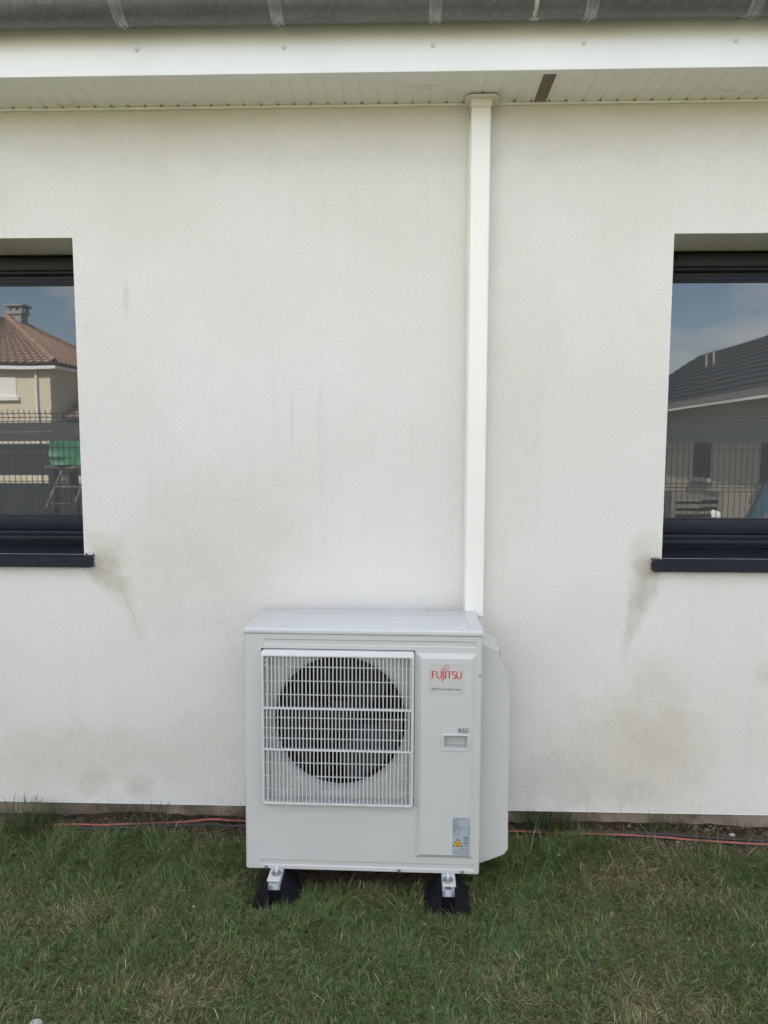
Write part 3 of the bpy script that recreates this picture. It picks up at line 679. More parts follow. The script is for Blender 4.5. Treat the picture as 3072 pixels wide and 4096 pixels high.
def build_print():
    y = PD-.0006
    b = MB(); b.box(.748, .892, y, PD+.0004, .782, .914); st = b.build('brand_sticker', M['clear'], ac)
    y -= .0005
    # lettering of the maker's mark, drawn stroke by stroke
    b = MB(); X0, X1, Zb, Zt = .7588, .8810, .852, .8815; W = X1-X0; Ht = Zt-Zb; tk, th = .0052, .0034
    def S(pts, w=tk): b.ribbon([(X0+p[0]*W, Zb+p[1]*Ht) for p in pts], w, y)
    def arc(cx, cz, rx, rz, a0, a1, n=14): return [(cx+rx*math.cos(RAD(a0+(a1-a0)*i/n)), cz+rz*math.sin(RAD(a0+(a1-a0)*i/n))) for i in range(n+1)]
    S([(.035, 0), (.035, 1)]); S([(.0, .955), (.135, .955)], th); S([(.035, .52), (.115, .52)], th); S([(0, .015), (.07, .015)], .001)
    S([(.185, 1)]+[(.185, .35)]+arc(.26, .33, .075, .33, 180, 360)[1:]+[(.335, 1)], .0046)
    S([(.155, .98), (.215, .98)], .0014); S([(.305, .98), (.36, .98)], .0014)
    S([(.395, 1), (.395, .0)]+arc(.335, -.05, .06, .32, 0, -75, 6)[1:], .0046); S([(.365, .98), (.425, .98)], .0014)
    S([(.475, 0), (.475, 1)]); S([(.445, .985), (.505, .985)], .0012); S([(.445, .015), (.505, .015)], .0012)
    S([(.515, .955), (.675, .955)], th); S([(.595, 0), (.595, .94)])
    S(arc(.755, .74, .055, .24, 40, 250, 12)+arc(.755, .26, .06, .25, 70, -140, 12), .0042)
    S([(.845, 1), (.845, .35)]+arc(.918, .33, .073, .33, 180, 360)[1:]+[(.991, 1)], .0046); S([(.815, .98), (.875, .98)], .0014); S([(.965, .98), (1.01, .98)], .0014)
    # the looped sign over the j
    lp = []
    for i in range(49):
        t = 2*math.pi*i/48; s = math.sin(t); c = math.cos(t); k = 1/(1+c*c)
        px, pz = .0145*s*k*1.05, .0145*s*c*k*1.35
        sc = 1.0+.18*math.sin(t); a = RAD(28)
        lp.append((.8115+(px*math.cos(a)-pz*math.sin(a))*sc, .8925+(px*math.sin(a)+pz*math.cos(a))*sc))
    b.ribbon(lp, .0019, y)
    b.build('maker_lettering', M['red'], st)
    b = MB(); text_mb(b, 'DC', .7607, .8020, .036, .0102, y, bold=.03); text_mb(b, 'INVERTER', .8015, .8025, .0795, .0070, y, bold=.025)
    b.build('inverter_lettering', M['grey'], st)
    yy = PD-.0006
    b = MB(); text_mb(b, 'R32', .8735, .6285, .0345, .0125, yy, bold=.03)
    x0, x1, z0, z1 = .8695, .9118, .6245, .6452
    for p, q in (((x0, z0), (x1, z0)), ((x1, z0), (x1, z1)), ((x1, z1), (x0, z1)), ((x0, z1), (x0, z0))): b.ribbon([p, q], .0014, yy-.0001)
    b.build('refrigerant_marking', M['dark'], ac)
    # rating plate
    b = MB(); b.box(.852, .9245, PD-.0006, PD+.0004, .106, .2675); lo = b.build('rating_label', M['label'], ac)
    y = PD-.0011; b = MB(); XL, XR = .8545, .9225
    text_mb(b, 'AIR CONDITIONER', .888, .2605, .040, .0035, y, 'CENTER')
    L_ = [('MODEL', .2552), ('SERIAL NO.', .2488), ('230V ~ 50Hz', .2424), ('CAPACITY', .2372), ('COOLING', .2318), ('HEATING', .2266), ('MAX.CURRENT', .2208), ('MAX PRESSURE', .2092), ('HP', .2048), ('LP', .2004), ('REFRIGERANT', .1942)]
    for t, z in L_: text_mb(b, t, XL+(.003 if t in ('COOLING', 'HEATING', 'HP', 'LP', 'MAX.CURRENT') else 0), z, None, .0032, y)
    for t, z in (('kW', .2318), ('kW', .2266), ('A', .2208), ('MPa', .2048), ('MPa', .2004), ('R32', .1942)): text_mb(b, t, XR, z, None, .0032, y, 'RIGHT')
    for z in (.2256, .2158): b.ribbon([(XL, z), (XR, z)], .0007, y)
    for x in (XL, XR): b.ribbon([(x, .2158), (x, .2256)], .0007, y)
    for z in (.1285, .1205): b.ribbon([(.853, z), (.9235, z)], .0008, y)
    text_mb(b, 'CE', .9055, .1310, .008, .006, y); text_mb(b, 'FUJITSU GENERAL LIMITED', .888, .1115, .054, .0045, y, 'CENTER')
    # booklet signs
    b.ribbon([(.897, .1785), (.903, .1855), (.9205, .183), (.9155, .1745), (.897, .1785)], .0012, y); b.ribbon([(.903, .182), (.914, .180)], .002, y)
    for z in (.160, .146):
        b.ribbon([(.9005, z), (.9005, z+.0115), (.917, z+.0115), (.917, z), (.9005, z)], .0012, y); b.ribbon([(.9085, z), (.9085, z+.0115)], .0011, y)
    for dx in (0, .0025): b.ribbon([(.8945+dx, .131), (.8945+dx, .137)], .0015, y)
    b.ribbon([(.917, .131), (.922, .131)], .0015, y); b.ribbon([(.918, .133), (.921, .137)], .001, y)
    b.build('label_print', M['dark'], lo)
    t = MB(); y2 = PD-.0013; T = [(.8540, .1435), (.8945, .1430), (.8743, .1795)]
    t.add([(p[0], y2, p[1]) for p in T], [(0, 1, 2)]); to = t.build('warning_triangle', M['dark'], lo)
    c = (.8743, .1553); t = MB(); t.add([(c[0]+(p[0]-c[0])*.76, y2-.0003, c[1]+(p[1]-c[1])*.74) for p in T], [(0, 1, 2)]); t.build('warning_field', M['yellow'], lo)
    fl = MB(); F = [(-.0035, 0), (-.0058, .0035), (-.0052, .007), (-.0035, .0095), (-.003, .0075), (-.001, .0115), (.0002, .016), (.003, .012), (.0048, .008), (.0058, .004), (.0035, 0), (.0022, .0045), (.0, .0062), (-.0018, .003)]
    fl.add([(c[0]+p[0]*.9, y2-.0006, .1495+p[1]*.9) for p in F], [tuple(range(len(F)))]); fl.ribbon([(c[0]-.008, .1475), (c[0]+.008, .1475)], .0014, y2-.0006)
    fl.build('flame_sign', M['dark'], lo)
build_print()
def build_mounts():
    for x in (-.535+.655, .183+.655):
        b = MB(); b.box(x-.027, x+.027, -.082, .33, .007, .0165, .003, 2)
        b.build('mounting_leg', M['casing'], ac, smooth=35)
build_mounts()

# ------------------------------------------------------------------ rubber feet
def build_foot():
    f = empty('rubber_foot', (-.53, -.560, -.121)); H = .1
    W0, W1, L = .096, .031, .15; H = .108
    b = MB()
    for y0, y1, zt in ((0, .03, .012), (.0302, L, H-.012)):      # shoulders either side of a centre trough, deep at the front
        sec = [(-W0, 0), (W0, 0), (W0, .016), (W1, H), (.0258, H), (.0258, zt), (-.0258, zt), (-.0258, H), (-W1, H), (-W0, .016)]; n = len(sec)
        A = [(p[0], y0+(.018*p[1]/H if y0 == 0 else 0), p[1]) for p in sec]; B = [(p[0], y1, p[1]) for p in sec]
        b.add(A+B, [(i, (i+1) % n, n+(i+1) % n, n+i) for i in range(n)]+[(0, 1, 2, 5, 6, 9), (2, 3, 4, 5), (6, 7, 8, 9), (n, n+1, n+2, n+5, n+6, n+9), (n+2, n+3, n+4, n+5), (n+6, n+7, n+8, n+9)])
    b.box(-.0256, .0256, .012, .017, .030, .036); b.box(-.0256, .0256, .010, .029, .013, .017)
    b.build('rubber_block', M['rubber'], f)
    b = MB(); b.prism([(-.08, 0), (.08, 0), (.08, .016), (.036, H-.012), (-.036, H-.012), (-.08, .016)], 'y', .27, .40); b.build('rear_block', M['rubber'], f)
    b = MB(); y0, y1 = -.010, .40; z0 = H-.0115
    b.box(-.0245, .0245, y0, y1, z0, z0+.002); b.box(-.0245, -.0225, y0, y1, z0+.0021, z0+.022); b.box(.0225, .0245, y0, y1, z0+.0021, z0+.022)
    b.box(-.0224, -.012, y0, y1, z0+.020, z0+.022); b.box(.012, .0224, y0, y1, z0+.020, z0+.022)
    b.box(-.0222, .0222, y0+.022, y0+.025, z0+.0021, z0+.0195)
    b.build('steel_rail', M['steel'], f)
    yb, zl = .052, .1300
    b = MB(); b.lathe([(.0003, zl+.0036), (.0205, zl+.0036), (.0212, zl+.0028), (.0212, zl+.0012), (.0205, zl+.0004), (.0003, zl+.0004)], c=(0, yb, 0), axis='z', n=28); b.build('washer', M['dksteel'], f, smooth=30)
    b = MB(); b.lathe([(.0003, zl+.004), (.0098, zl+.004), (.0102, zl+.0055), (.0102, zl+.012), (.0092, zl+.0135), (.0003, zl+.0135)], c=(0, yb, 0), axis='z', n=6); b.build('nut', M['steel'], f)
    b = MB(); pr = [(.0003, zl-.03), (.0046, zl-.03)]
    for k in range(16): pr.append((.0052 if k % 2 else .0045, zl+.0136+k*.0011))
    pr += [(.0035, zl+.033), (.0003, zl+.0335)]
    b.lathe(pr, c=(0, yb, 0), axis='z', n=14); b.build('bolt', M['steel'], f, smooth=30)
    b = MB(); b.box(-.0007, .0007, .0285, .0298, .078, .088); b.box(-.008, .008, .0285, .0298, .0762, .0778); b.build('alignment_mark', M['label'], f)
    return f
def copy_tree(o, parent=None):
    c = o.copy(); COL.objects.link(c)
    if parent: c.parent = parent
    for ch in o.children: copy_tree(ch, c)
    return c
f1 = build_foot(); tag(f1, 'black rubber foot under the left end of the air conditioner', 'support foot', 'rubber feet under the air conditioner')
f2 = copy_tree(f1); f2.location = (.178, -.580, -.121); tag(f2, 'black rubber foot under the right end of the air conditioner, below the sticker panel', 'support foot')

# ------------------------------------------------------------------ hoses along the foot of the wall
def smooth_path(pts, n=10):
    P = np.array(pts, float); out = []
    for i in range(len(P)-1):
        p0, p1, p2, p3 = P[max(i-1, 0)], P[i], P[i+1], P[min(i+2, len(P)-1)]
        for k in range(n):
            t = k/n; out.append(.5*((2*p1)+(-p0+p2)*t+(2*p0-5*p1+4*p2-p3)*t*t+(-p0+3*p1-3*p2+p3)*t**3))
    out.append(P[-1]); return out
def build_hose(pts, r, a0, a1, label, zoff):
    path = smooth_path(pts); path = [(p[0], p[1], float(gh(p[0], p[1]))+zoff+p[2]) for p in path]
    k = 5; zz = np.convolve(np.pad([p[2] for p in path], k, 'edge'), np.ones(2*k+1)/(2*k+1), 'valid'); path = [(p[0], p[1], z) for p, z in zip(path, zz)]
    b = MB(); b.tube(path, r, 12); h = b.build('drip_hose', M['hose'], None, smooth=True)
    b = MB(); b.tube(path, r+.0006, 5, a0, a1); b.build('red_stripe', M['hosered'], h, smooth=True)
    tag(h, label, 'hose', 'hoses lying along the wall')
# angle 0 = towards the viewer side (-y), pi/2 = up
build_hose([(-4, -.06, 0), (-2.6, -.07, 0), (-1.96, -.075, 0), (-1.7, -.070, 0), (-1.35, -.068, 0), (-1.1, -.045, .004), (-.93, -.03, .010), (-.78, -.025, .012), (-.3, -.03, .005), (.2, -.03, .005), (.5, -.040, .004), (.8, -.072, 0), (1.15, -.088, 0), (1.38, -.108, 0), (1.68, -.124, 0), (2.4, -.13, 0), (4, -.1, 0)], .0085, .35, 1.35, 'front black hose with a red stripe along the wall foot', .006)
build_hose([(-4, -.04, 0), (-2.6, -.085, 0), (-1.96, -.098, 0), (-1.7, -.094, 0), (-1.35, -.088, 0), (-1.1, -.066, 0), (-.93, -.052, 0), (-.78, -.046, 0), (-.3, -.05, 0), (.2, -.05, 0), (.5, -.03, 0), (.8, -.050, 0), (1.15, -.064, 0), (1.38, -.082, 0), (1.68, -.097, 0), (2.4, -.10, 0), (4, -.08, 0)], .0085, 1.6, 2.3, 'second black hose lying beside the one with the bright red stripe', .004)

# ------------------------------------------------------------------ grass
def grass_material():
    m, nt, b = mat('grass_blades'); N = nt.nodes.new; L = nt.links.new
    a = N('ShaderNodeAttribute'); a.attribute_name = 'blade_colour'
    L(a.outputs['Color'], b.inputs['Base Color']); b.inputs['Roughness'].default_value = .5; b.inputs['Specular IOR Level'].default_value = .35
    tr = N('ShaderNodeBsdfTranslucent'); L(a.outputs['Color'], tr.inputs['Color'])
    mx = N('ShaderNodeMixShader'); mx.inputs[0].default_value = .25
    out = [n for n in nt.nodes if n.type == 'OUTPUT_MATERIAL'][0]
    L(b.outputs[0], mx.inputs[1]); L(tr.outputs[0], mx.inputs[2]); L(mx.outputs[0], out.inputs['Surface'])
    return m
M['grassblade'] = grass_material()
def blades(name, x, y, z, L, w, az, lean, bend, col, levels=3):
    """each blade a bent strip; arrays per blade"""
    n = len(x); K = levels+1
    ts = np.linspace(0, 1, K)
    hd = np.stack([np.cos(az), np.sin(az)], -1)                       # lean direction
    sd_a = az+np.pi/2+rng.uniform(-.9, .9, n); sd = np.stack([np.cos(sd_a), np.sin(sd_a)], -1)
    V = np.zeros((n, 2*levels+1, 3), np.float32)
    px, pz = np.zeros(n), np.zeros(n); prev = 0
    for k, t in enumerate(ts):
        if k:
            ang = np.clip(lean+bend*(t-.5/levels), 0, 2.3); dl = L/levels
            px = px+dl*np.sin(ang); pz = pz+dl*np.cos(ang)
        ww = w*(1-.25*t) if k < levels else 0
        cxy = np.stack([x, y], -1)+hd*px[:, None]; cz = np.maximum(z+pz, z+.002)
        if k < levels:
            V[:, 2*k, :2] = cxy-sd*(ww/2)[:, None]; V[:, 2*k+1, :2] = cxy+sd*(ww/2)[:, None]; V[:, 2*k, 2] = cz; V[:, 2*k+1, 2] = cz
        else:
            V[:, 2*k, :2] = cxy; V[:, 2*k, 2] = cz
    nv = 2*levels+1; base = (np.arange(n)*nv)[:, None]
    loops, starts, tot = [], [], 0
    q = np.concatenate([base+np.array([[2*k, 2*k+1, 2*k+3, 2*k+2]]) for k in range(levels-1)], 1).reshape(n, levels-1, 4)
    t_ = base+np.array([[2*levels-2, 2*levels-1, 2*levels]])
    lv = np.concatenate([q.reshape(n, -1), t_], 1)                    # per blade loops
    per = 4*(levels-1)+3
    st = np.concatenate([np.arange(levels-1)*4, [4*(levels-1)]])
    me = bpy.data.meshes.new(name)
    me.vertices.add(n*nv); me.vertices.foreach_set('co', V.reshape(-1))
    me.loops.add(n*per); me.loops.foreach_set('vertex_index', lv.reshape(-1).astype(np.int32))
    me.polygons.add(n*levels); me.polygons.foreach_set('loop_start', (np.arange(n)[:, None]*per+st[None]).reshape(-1).astype(np.int32))
    me.update(calc_edges=True); me.validate()
    ca = me.color_attributes.new('blade_colour', 'FLOAT_COLOR', 'POINT')
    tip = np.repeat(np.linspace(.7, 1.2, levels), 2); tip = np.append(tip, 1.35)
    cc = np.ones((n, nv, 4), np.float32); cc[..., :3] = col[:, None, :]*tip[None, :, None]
    ca.data.foreach_set('color', cc.reshape(-1))
    me.materials.append(M['grassblade'])
    return me
FOOT = [(-.53, -.57), (.178, -.57)]
def outside_feet(x, y, m=.0):
    ok = np.ones(len(x), bool)
    for fx, fy in FOOT: ok &= ~((np.abs(x-fx) < .10+m) & (y > fy-.012-m) & (y < fy+.43))
    return ok
def lawn():
    n = 470000
    x = rng.uniform(-2.9, 2.9, n); y = rng.uniform(-1.95, .03, n)
    # tufting: pull blades towards random clump centres
    gx = np.floor(x/.045), np.floor(y/.045)
    jx, jy = vnoise(gx[0]*7.1, gx[1]*3.3, 1.0, 31), vnoise(gx[0]*5.7, gx[1]*9.1, 1.0, 32)
    cx, cy = (gx[0]+.2+.6*jx)*.045, (gx[1]+.2+.6*jy)*.045
    x = x+(cx-x)*.38; y = y+(cy-y)*.38
    soil = soil_and_shade(x, y)
    thin = vnoise(x, y, .22, 13)
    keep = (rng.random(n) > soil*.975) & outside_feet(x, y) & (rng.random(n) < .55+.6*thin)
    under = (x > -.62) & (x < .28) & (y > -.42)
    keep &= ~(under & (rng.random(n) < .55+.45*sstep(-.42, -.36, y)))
    x, y = x[keep], y[keep]; cx, cy, jx, jy = cx[keep], cy[keep], jx[keep], jy[keep]; n = len(x)
    lush = np.clip(vnoise(x, y, .42, 14)*.62+vnoise(x, y, .15, 15)*.38, 0, 1)
    dry = np.clip(vnoise(x+9, y, .33, 16)*.6+vnoise(x, y, .10, 17)*.4, 0, 1)
    wallp = sstep(-.62, -.18, y)                 # longer, unmown, near the wall
    near_unit = sstep(.25, .0, np.abs(y+.55))*sstep(.62, .45, np.abs(x+.17))
    L = (.021+.034*lush*rng.random(n)+.012*rng.random(n))*(1+.75*wallp+.35*near_unit)
    L *= np.where(rng.random(n) < .05, 1.7, 1)
    w = rng.uniform(.0010, .0025, n)*(1+.25*(L > .07))
    flow = vnoise(x, y, .18, 18)*4*np.pi
    out = np.arctan2(y-cy, x-cx)
    az = np.where(rng.random(n) < .45, out, flow)+rng.normal(0, .7, n)
    lean = np.clip(rng.normal(.72, .38, n), 0, 1.45)+.25*(1-lush); bend = rng.uniform(.2, 1.4, n)
    g1 = np.array([.094, .152, .040]); g2 = np.array([.068, .136, .046]); g3 = np.array([.17, .20, .055]); d1 = np.array([.30, .25, .125]); st = np.array([.46, .41, .27])
    t = rng.random((n, 1)); clump = vnoise(cx, cy, .06, 19)[:, None]
    col = g1*(1-clump)+g2*clump; col = col*(1-.5*t)+g3*.5*t
    pd = np.clip((dry-.48)*2.4, 0, .85); isd = rng.random(n) < .07+.74*pd
    col = np.where(isd[:, None], d1*(.55+.75*rng.random((n, 1))), col)
    iss = rng.random(n) < .018+.03*pd
    col = np.where(iss[:, None], st*(.6+.6*rng.random((n, 1))), col)
    col = col*(.55+.9*rng.random((n, 1))**1.3)
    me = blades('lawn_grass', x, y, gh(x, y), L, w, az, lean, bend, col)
    tag(link('lawn_grass', me), 'green lawn grass with dry patches in front of the wall', 'grass', kind='stuff')
lawn()
def thatch():
    """flat dead blades lying between the green ones"""
    n = 60000; x = rng.uniform(-2.9, 2.9, n); y = rng.uniform(-1.95, -.02, n); keep = outside_feet(x, y) & (rng.random(n) > .75*soil_and_shade(x, y)) & ~((x > -.62) & (x < .28) & (y > -.40)); x, y = x[keep], y[keep]; n = len(x)
    col = np.array([.24, .20, .13])*(.4+1.0*rng.random((n, 1)))
    me = blades('dead_grass', x, y, gh(x, y)+.001, rng.uniform(.02, .06, n), rng.uniform(.001, .0022, n), rng.uniform(0, 6.28, n), rng.uniform(1.0, 1.5, n), rng.uniform(-.1, .3, n), col)
    tag(link('dead_grass', me), 'dead straw coloured thatch lying between the lawn blades', 'dead grass', kind='stuff')
thatch()
def tuft(cx, cy, n, spread, Lm, label, colmul=1.0):
    r = spread*np.sqrt(rng.random(n)); a = rng.uniform(0, 6.28, n); x = cx+r*np.cos(a); y = np.minimum(cy+.6*r*np.sin(a), .02)
    col = np.array([.055, .092, .028])*(.6+.8*rng.random((n, 1)))*colmul
    col = np.where(rng.random((n, 1)) < .12, np.array([.16, .13, .07]), col)
    L = Lm*rng.uniform(.45, 1.1, n)
    me = blades('grass_tuft', x, y, gh(x, y), L, rng.uniform(.0014, .0028, n), a+rng.normal(0, .5, n), np.clip(rng.normal(.12, .14, n), 0, .5), rng.uniform(.2, 1.1, n), col, 4)
    tag(link('grass_tuft', me), label, 'grass tuft', 'grass tufts at the foot of the wall')
tuft(-1.80, -.10, 300, .12, .16, 'tall grass tuft against the wall at the far left')
tuft(-1.20, -.07, 80, .09, .11, 'low grass tuft before the wall beneath the left sill')
tuft(.68, -.02, 330, .12, .13, 'dense grass tuft right beside the valve cover')
tuft(1.22, -.01, 60, .07, .12, 'thin straw tuft below the right window sill', 1.8)
def stalks():
    n = 90; x = np.concatenate([rng.uniform(-2.2, -.75, 40), rng.uniform(.5, 2.2, 50)]); y = rng.uniform(-.24, .02, n)
    col = np.array([.25, .21, .13])*(.4+.8*rng.random((n, 1)))
    me = blades('dry_stalks', x, y, gh(x, y), rng.uniform(.08, .2, n), rng.uniform(.0012, .002, n), rng.uniform(0, 6.28, n), np.clip(rng.normal(.3, .3, n), 0, 1), rng.uniform(-.2, 1, n), col, 5)
    tag(link('dry_stalks', me), 'thin dry stalks standing along the bare soil', 'dry stalks', kind='stuff')
    # tangled dead roots and hay under the render edge
    n = 6500; x = rng.uniform(-2.6, 2.6, n); c = vnoise(x, x*0, .16, 41); keep = rng.random(n) < c*c*1.3; x = x[keep]; n = len(x); y = rng.uniform(-.05, .05, n)
    col = np.array([.17, .125, .085])*(.25+.9*rng.random((n, 1)))
    me = blades('hay_tangle', x, y, gh(x, y)+rng.uniform(-.005, .03, n), rng.uniform(.03, .11, n), rng.uniform(.0008, .0016, n), rng.uniform(0, 6.28, n), rng.uniform(.2, 1.5, n), rng.uniform(-.5, 1.8, n), col, 5)
    tag(link('hay_tangle', me), 'brown tangled dead roots against the plinth', 'dead grass', kind='stuff')
stalks()
def pebbles():
    bm = bmesh.new(); random.seed(5)
    for i in range(700):
        x = random.choice((random.uniform(-2.3, -.65), random.uniform(.45, 2.3), random.uniform(.9, 2.2))); y = random.uniform(-.24, .05)
        s = random.uniform(.002, .0055)*(2.0 if random.random() < .06 else 1)
        m = Matrix.Translation((x, y, float(gh(x, y))+s*.3)) @ Matrix.Rotation(random.uniform(0, 6), 4, 'Z') @ Matrix.Diagonal((s*random.uniform(.8, 1.5), s, s*random.uniform(.5, .9), 1))
        r = bmesh.ops.create_icosphere(bm, subdivisions=1, radius=1, matrix=m)
        for v in r['verts']: v.co += Vector((random.uniform(-1, 1), random.uniform(-1, 1), random.uniform(-1, 1)))*s*.2
    b = MB(); b.bm(bm); o = b.build('soil_gravel', plain('gravel', (.20, .165, .125), .9, var=.5, scale=90)); tag(o, 'small gravel and soil crumbs along the wall foot', 'gravel', kind='stuff')
    def stone(x, y, s, label, sub=2):
        bm = bmesh.new(); bmesh.ops.create_icosphere(bm, subdivisions=sub, radius=1); rr = random.Random(int(x*1000))
        for v in bm.verts: v.co = Vector((v.co.x*s*1.25, v.co.y*s, v.co.z*s*.7))*(1+rr.uniform(-.16, .16))
        b = MB(); b.bm(bm); o = b.build('stone', M['stone'], None, (x, y, float(gh(x, y))+s*.45)); tag(o, label, 'stone')
    stone(-1.205, -1.165, .017, 'small pale stone lying in the lawn at the lower left corner')
    stone(-.865, -.56, .006, 'tiny pale stone in the grass left of the unit')
    stone(.70, -.20, .009, 'dull beige stone in the grass right of the valve cover')
    stone(1.545, -.045, .012, 'round grey pebble on bare soil at the far right')
pebbles()

# ------------------------------------------------------------------ what stands behind the viewer and shows in the panes
def build_fence():
    Y = -5.52; top = 2.24
    f = empty('mesh_fence', (0, Y, -.11)); tag(f, 'dark welded mesh fence with a slat band, mirrored in both windows', 'fence')
    zt = top+.11
    def zig(z):   # v-folds of the mesh
        for c in (zt-.1, zt-1.0, zt-1.75):
            if abs(z-c) < .05: return -.03*(1-abs(z-c)/.05)
        return 0
    zs = [zt, zt-.05, zt-.1, zt-.15, zt-.95, zt-1.0, zt-1.05, zt-1.7, zt-1.75, zt-1.8, .05]
    for k in range(6):
        x0 = -8.225+k*2.625; b = MB()
        for i in range(34):
            x = x0+.05+i*.075; b.tube([(x, zig(z), z) for z in zs], .0052, 4)
        for z in (zt-.05, zt-.1, zt-.15, zt-.95, zt-1.0, zt-1.05, zt-.5, zt-1.4, zt-1.7, zt-1.75, zt-1.8, .1): b.tube([(x0+.03, zig(z)-.006, z), (x0+2.6, zig(z)-.006, z)], .0055, 4)
        b.build('mesh_panel', M['wire'], f)
    for k in range(7):
        b = MB(); b.box(-8.225+k*2.625-.03, -8.225+k*2.625+.03, -.02, .03, -.3, zt+.02, .004); b.build('fence_post', M['wire'], f)
    for z0 in (zt-.415, zt-.29):
        b = MB(); b.box(-8.05, 7.15, .004, .008, z0, z0+.122); b.build('slat_band', M['slatstrip'], f)
build_fence()
def tile_rows(b, p00, p10, p01, p11, rows, cols):
    """roof plane as stepped courses with rolls; p00-p10 eave, p01-p11 ridge"""
    p00, p10, p01, p11 = map(Vector, (p00, p10, p01, p11)); nrm = (p10-p00).cross(p01-p00).normalized()
    if nrm.z < 0: nrm = -nrm
    o_ = nrm*.005; b.quad(p00-o_, p10-o_, p11-o_, p01-o_)
    for r in range(rows):
        for c in range(cols):
            def P(u, v, h): return p00.lerp(p10, u).lerp(p01.lerp(p11, u), v)+nrm*h
            u0, um, u1 = c/cols, (c+.5)/cols, (c+1)/cols; v0, v1 = r/rows, (r+1)/rows
            a, d = (.10, .06) if cols > 8 else (.034, .004)
            b.quad(P(u0, v0, .03), P(um, v0, a), P(um, v1, d), P(u0, v1, 0)); b.quad(P(um, v0, a), P(u1, v0, .03), P(u1, v1, 0), P(um, v1, d))
def build_house_left():
    h = empty('tiled_house', (-19.5, -30, -.1)); tag(h, 'beige house with a red tiled hip roof, mirrored in the left window', 'house')
    o = Vector((-19.5, -30, -.1))
    def L(p): return tuple(Vector(p)-o)
    b = MB(); x0, x1, y0, y1 = -25.0-o.x, -14.2-o.x, -35.4-o.y, -24.4-o.y; b.box(x0, x1, y0, y1, -.2, 5.0); b.build('wall', M['render'], h)
    E = [(-13.85, -24.05), (-25.35, -24.05), (-25.35, -35.75), (-13.85, -35.75)]; ap = (-18.9, -29.8, 7.75); ap2 = (-20.2, -29.8, 7.75); ez = 5.0
    b = MB()
    for (a, c), (t0, t1) in zip([(0, 1), (1, 2), (2, 3), (3, 0)], [(ap, ap2), (ap2, ap2), (ap2, ap), (ap, ap)]):
        tile_rows(b, L((*E[a], ez)), L((*E[c], ez)), L(t0), L(t1), 20, 34)
    rf = b.build('roof', M['terracotta'], h)
    for q, t in ((0, ap), (1, ap2), (2, ap2), (3, ap)):
        b = MB(); b.tube([L((*E[q], ez+.08)), L((t[0], t[1], t[2]+.08))], .11, 8); b.build('hip_tiles', M['terracotta'], rf)
    b = MB(); b.box(x0-.4, x1+.4, y0-.4, y1+.4, 4.86, 4.99); b.build('gutter', M['white'], h)
    b = MB(); cx, cy = -18.6-o.x, -30.3-o.y
    b.box(cx-.3, cx+.3, cy-.3, cy+.3, 7.2, 8.05); b.box(cx-.38, cx+.38, cy-.38, cy+.38, 8.05, 8.18)
    for sx in (-.28, 0, .28):
        for sy in (-.28, .28): b.box(cx+sx-.06, cx+sx+.06, cy+sy-.06, cy+sy+.06, 8.18, 8.4)
    b.box(cx-.45, cx+.45, cy-.45, cy+.45, 8.4, 8.48); b.build('chimney', M['stonegrey'], rf)
    w = MB(); w.box(-17.3-o.x, -15.62-o.x, y1-.02, y1+.03, 3.75, 5.0-.45); w.build('rolled_shutter', M['white'], h)
    w = MB(); w.box(-17.4-o.x, -15.5-o.x, y1, y1+.14, 3.6, 3.74); w.build('window_sill', M['white'], h)
    w = MB(); w.tube([(x1-.55, y1+.08, 0), (x1-.55, y1+.08, 4.9)], .06, 8); w.build('downpipe', M['white'], h)
    # lower wing on the right
    b = MB(); b.box(-14.15-o.x, -9.0-o.x, -33-o.y, -25.6-o.y, -.2, 2.6); b.build('wing_wall', M['render'], h)
    b = MB(); tile_rows(b, L((-14.15, -25.2, 2.85)), L((-8.6, -25.2, 2.85)), L((-14.15, -29.0, 5.0)), L((-8.6, -29.0, 5.0)), 14, 20); b.build('wing_roof', M['terracotta'], h)
build_house_left()
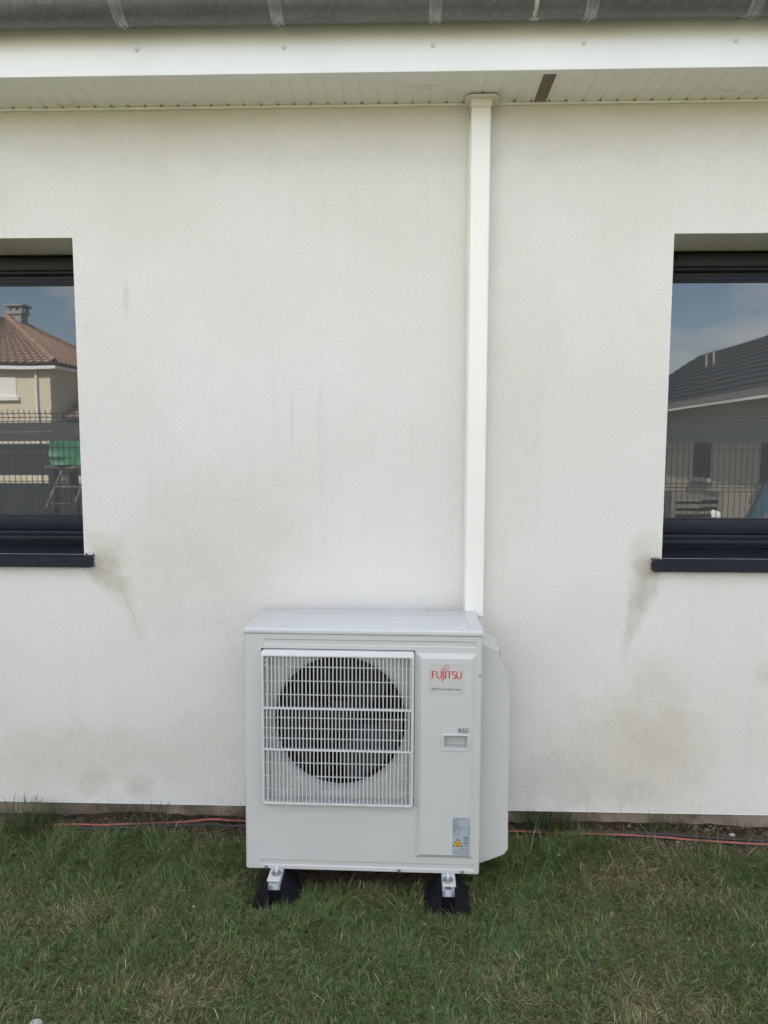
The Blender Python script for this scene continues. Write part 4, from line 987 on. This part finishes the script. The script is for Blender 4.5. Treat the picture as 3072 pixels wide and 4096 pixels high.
def build_house_right():
    o = Vector((9.9, -17, -.1)); h = empty('grey_roofed_house', tuple(o)); tag(h, 'sand coloured bungalow with a dark grey roof, mirrored in the right window', 'house')
    def L(p): return tuple(Vector(p)-o)
    b = MB(); b.box(8.4-o.x, 14.5-o.x, -24-o.y, -8.5-o.y, -.2, 3.0); b.build('wall', M['render2'], h)
    b = MB(); tile_rows(b, L((7.9, -18.8, 3.05)), L((7.9, -24.4, 3.05)), L((11.3, -18.8, 5.25)), L((11.3, -24.4, 5.25)), 13, 2)
    tile_rows(b, L((7.9, -8.0, 3.05)), L((7.9, -18.8, 3.05)), L((11.5, -8.0, 5.45)), L((11.5, -18.8, 5.45)), 13, 2)
    tile_rows(b, L((15.1, -24.4, 3.05)), L((15.1, -8.0, 3.05)), L((11.5, -24.4, 5.2)), L((11.5, -8.0, 5.2)), 13, 2)
    rf = b.build('roof', M['slate'], h)
    b = MB(); b.prism([(-8.0-o.y+.05, 3.2)]+[(-8.0-o.y+.05, 3.2)][:0]+[(-8-o.y+.06, 3.2), (-8-o.y+.06, 3.05), (-8-o.y+.05, 3.05)], 'x', -1, 1) if False else b.box(7.8-o.x, 7.9-o.x, -24.4-o.y, -8-o.y, 3.0, 3.16)
    b.build('gutter', M['stonegrey'], h)
    for y in (-20.6, -20.0):
        b = MB(); b.tube([L((10.0, y, 4.3)), L((10.0, y, 4.95))], .035, 8); b.build('vent_pipe', M['stonegrey'], rf)
    for y0, y1 in ((-17.2, -16.1), (-13.2, -11.6)):
        b = MB(); b.box(8.36-o.x, 8.41-o.x, y0-o.y, y1-o.y, 1.0, 2.35); b.build('window', M['frame'], h)
        b = MB(); b.box(8.28-o.x, 8.41-o.x, y0-.1-o.y, y1+.1-o.y, .88, .99); b.build('window_sill', M['stonegrey'], h)
build_house_right()
def build_slat_fence():
    f = empty('slatted_fence', (-8.5, -9.4, -.1)); tag(f, 'dark slatted garden fence beyond the mesh fence, mirrored in the left window', 'fence')
    for k in range(4): b = MB(); b.box(-4.5+k*2.6-.05, -4.5+k*2.6+.05, .02, .1, 0, 1.95); b.build('fence_post', M['wire'], f)
    me = MB(); me.box(-4.5, 3.3, -.015, .015, 0, .1465, .001); me = me.mesh('fence_slat', M['wire'])
    for k in range(12):
        if k != 7: link('fence_slat', me, f, (0, 0, .12+k*.148))
build_slat_fence()
def build_yard():
    # green covered stack, ladder, pallets, blue lounger, white bags
    b = MB(); random.seed(8)
    pts = []
    bm = bmesh.new(); bmesh.ops.create_cube(bm, size=1); bmesh.ops.subdivide_edges(bm, edges=bm.edges[:], cuts=6, use_grid_fill=True)
    for v in bm.verts: v.co = Vector((v.co.x*1.3, v.co.y*.9, (v.co.z+.5)*.42*(1-.2*abs(v.co.x))))+Vector((random.uniform(-1, 1), random.uniform(-1, 1), random.uniform(-1, 1)))*.035
    b.bm(bm); o = b.build('covered_stack', M['green'], None, (-4.95, -7.6, 1.45), smooth=60); tag(o, 'green tarpaulin draped over a garden stack, mirrored in the left window', 'tarpaulin')
    t = empty('garden_trestle', (-5.0, -7.6, -.1)); tag(t, 'timber trestle carrying the green tarpaulin, mirrored in the left window', 'trestle')
    for sx in (-.6, .6):
        for sy in (-.35, .35): b = MB(); b.box(sx-.05, sx+.05, sy-.05, sy+.05, 0, 1.51); b.build('leg', M['wire'], t)
    b = MB(); b.box(-.7, .7, -.42, .42, 1.511, 1.56); b.build('top_board', M['timber'], t)
    l = empty('ladder', (-5.45, -6.9, -.1)); tag(l, 'weathered ladder leaning behind the fence, mirrored in the left window', 'ladder')
    for dx in (0, .42): b = MB(); b.tube([(-.45+dx, .2, 0), (.15+dx, -.5, 1.95)], .028, 6); b.build('rail', M['timber'], l)
    for k in range(7):
        s = (k+.7)/7.5; b = MB(); b.tube([(-.45+.6*s, .2-.7*s, 1.95*s), (-.45+.6*s+.42, .2-.7*s, 1.95*s)], .018, 6); b.build('rung', M['timber'], l)
    p = empty('pallet_stack', (5.7, -10.6, -.1)); tag(p, 'stack of grey pallets mirrored low in the right window', 'pallets')
    for k in range(7): b = MB(); b.box(-.5, .5, -.4, .4, k*.14, k*.14+.05); b.box(-.5, -.4, -.4, .4, k*.14+.05, k*.14+.14); b.box(.4, .5, -.4, .4, k*.14+.05, k*.14+.14); b.build('pallet', M['timber'], p)
    s = empty('blue_lounger', (6.75, -9.6, -.1)); tag(s, 'blue folded lounger propped up, mirrored low in the right window', 'lounger')
    b = MB(); b.prism([(-.5, .35), (-.15, .35), (.25, 1.2), (-.05, 1.2)], 'y', -.05, .05, .02); b.build('cushion', M['blue'], s)
    b = MB(); b.tube([(-.1, .08, 0), (.4, .08, 1.2)], .03, 6); b.tube([(-.6, .08, 0), (-.1, .08, 1.2)], .03, 6); b.build('frame', M['wire'], s)
    w = MB(); bm = bmesh.new(); bmesh.ops.create_icosphere(bm, subdivisions=2, radius=.09)
    for v in bm.verts: v.co += Vector((random.uniform(-1, 1), random.uniform(-1, 1), random.uniform(-1, 1)))*.03
    w.bm(bm); o = w.build('white_sack', M['white'], None, (6.02, -10.1, .45)); tag(o, 'small white sack on a crate, mirrored in the right window', 'sack')
    w = MB(); w.box(-.2, .2, -.2, .2, 0, .48, .01); o = w.build('crate', M['timber'], None, (6.02, -10.1, -.1)); tag(o, 'timber crate under the white sack, mirrored in the right window', 'crate')
build_yard()
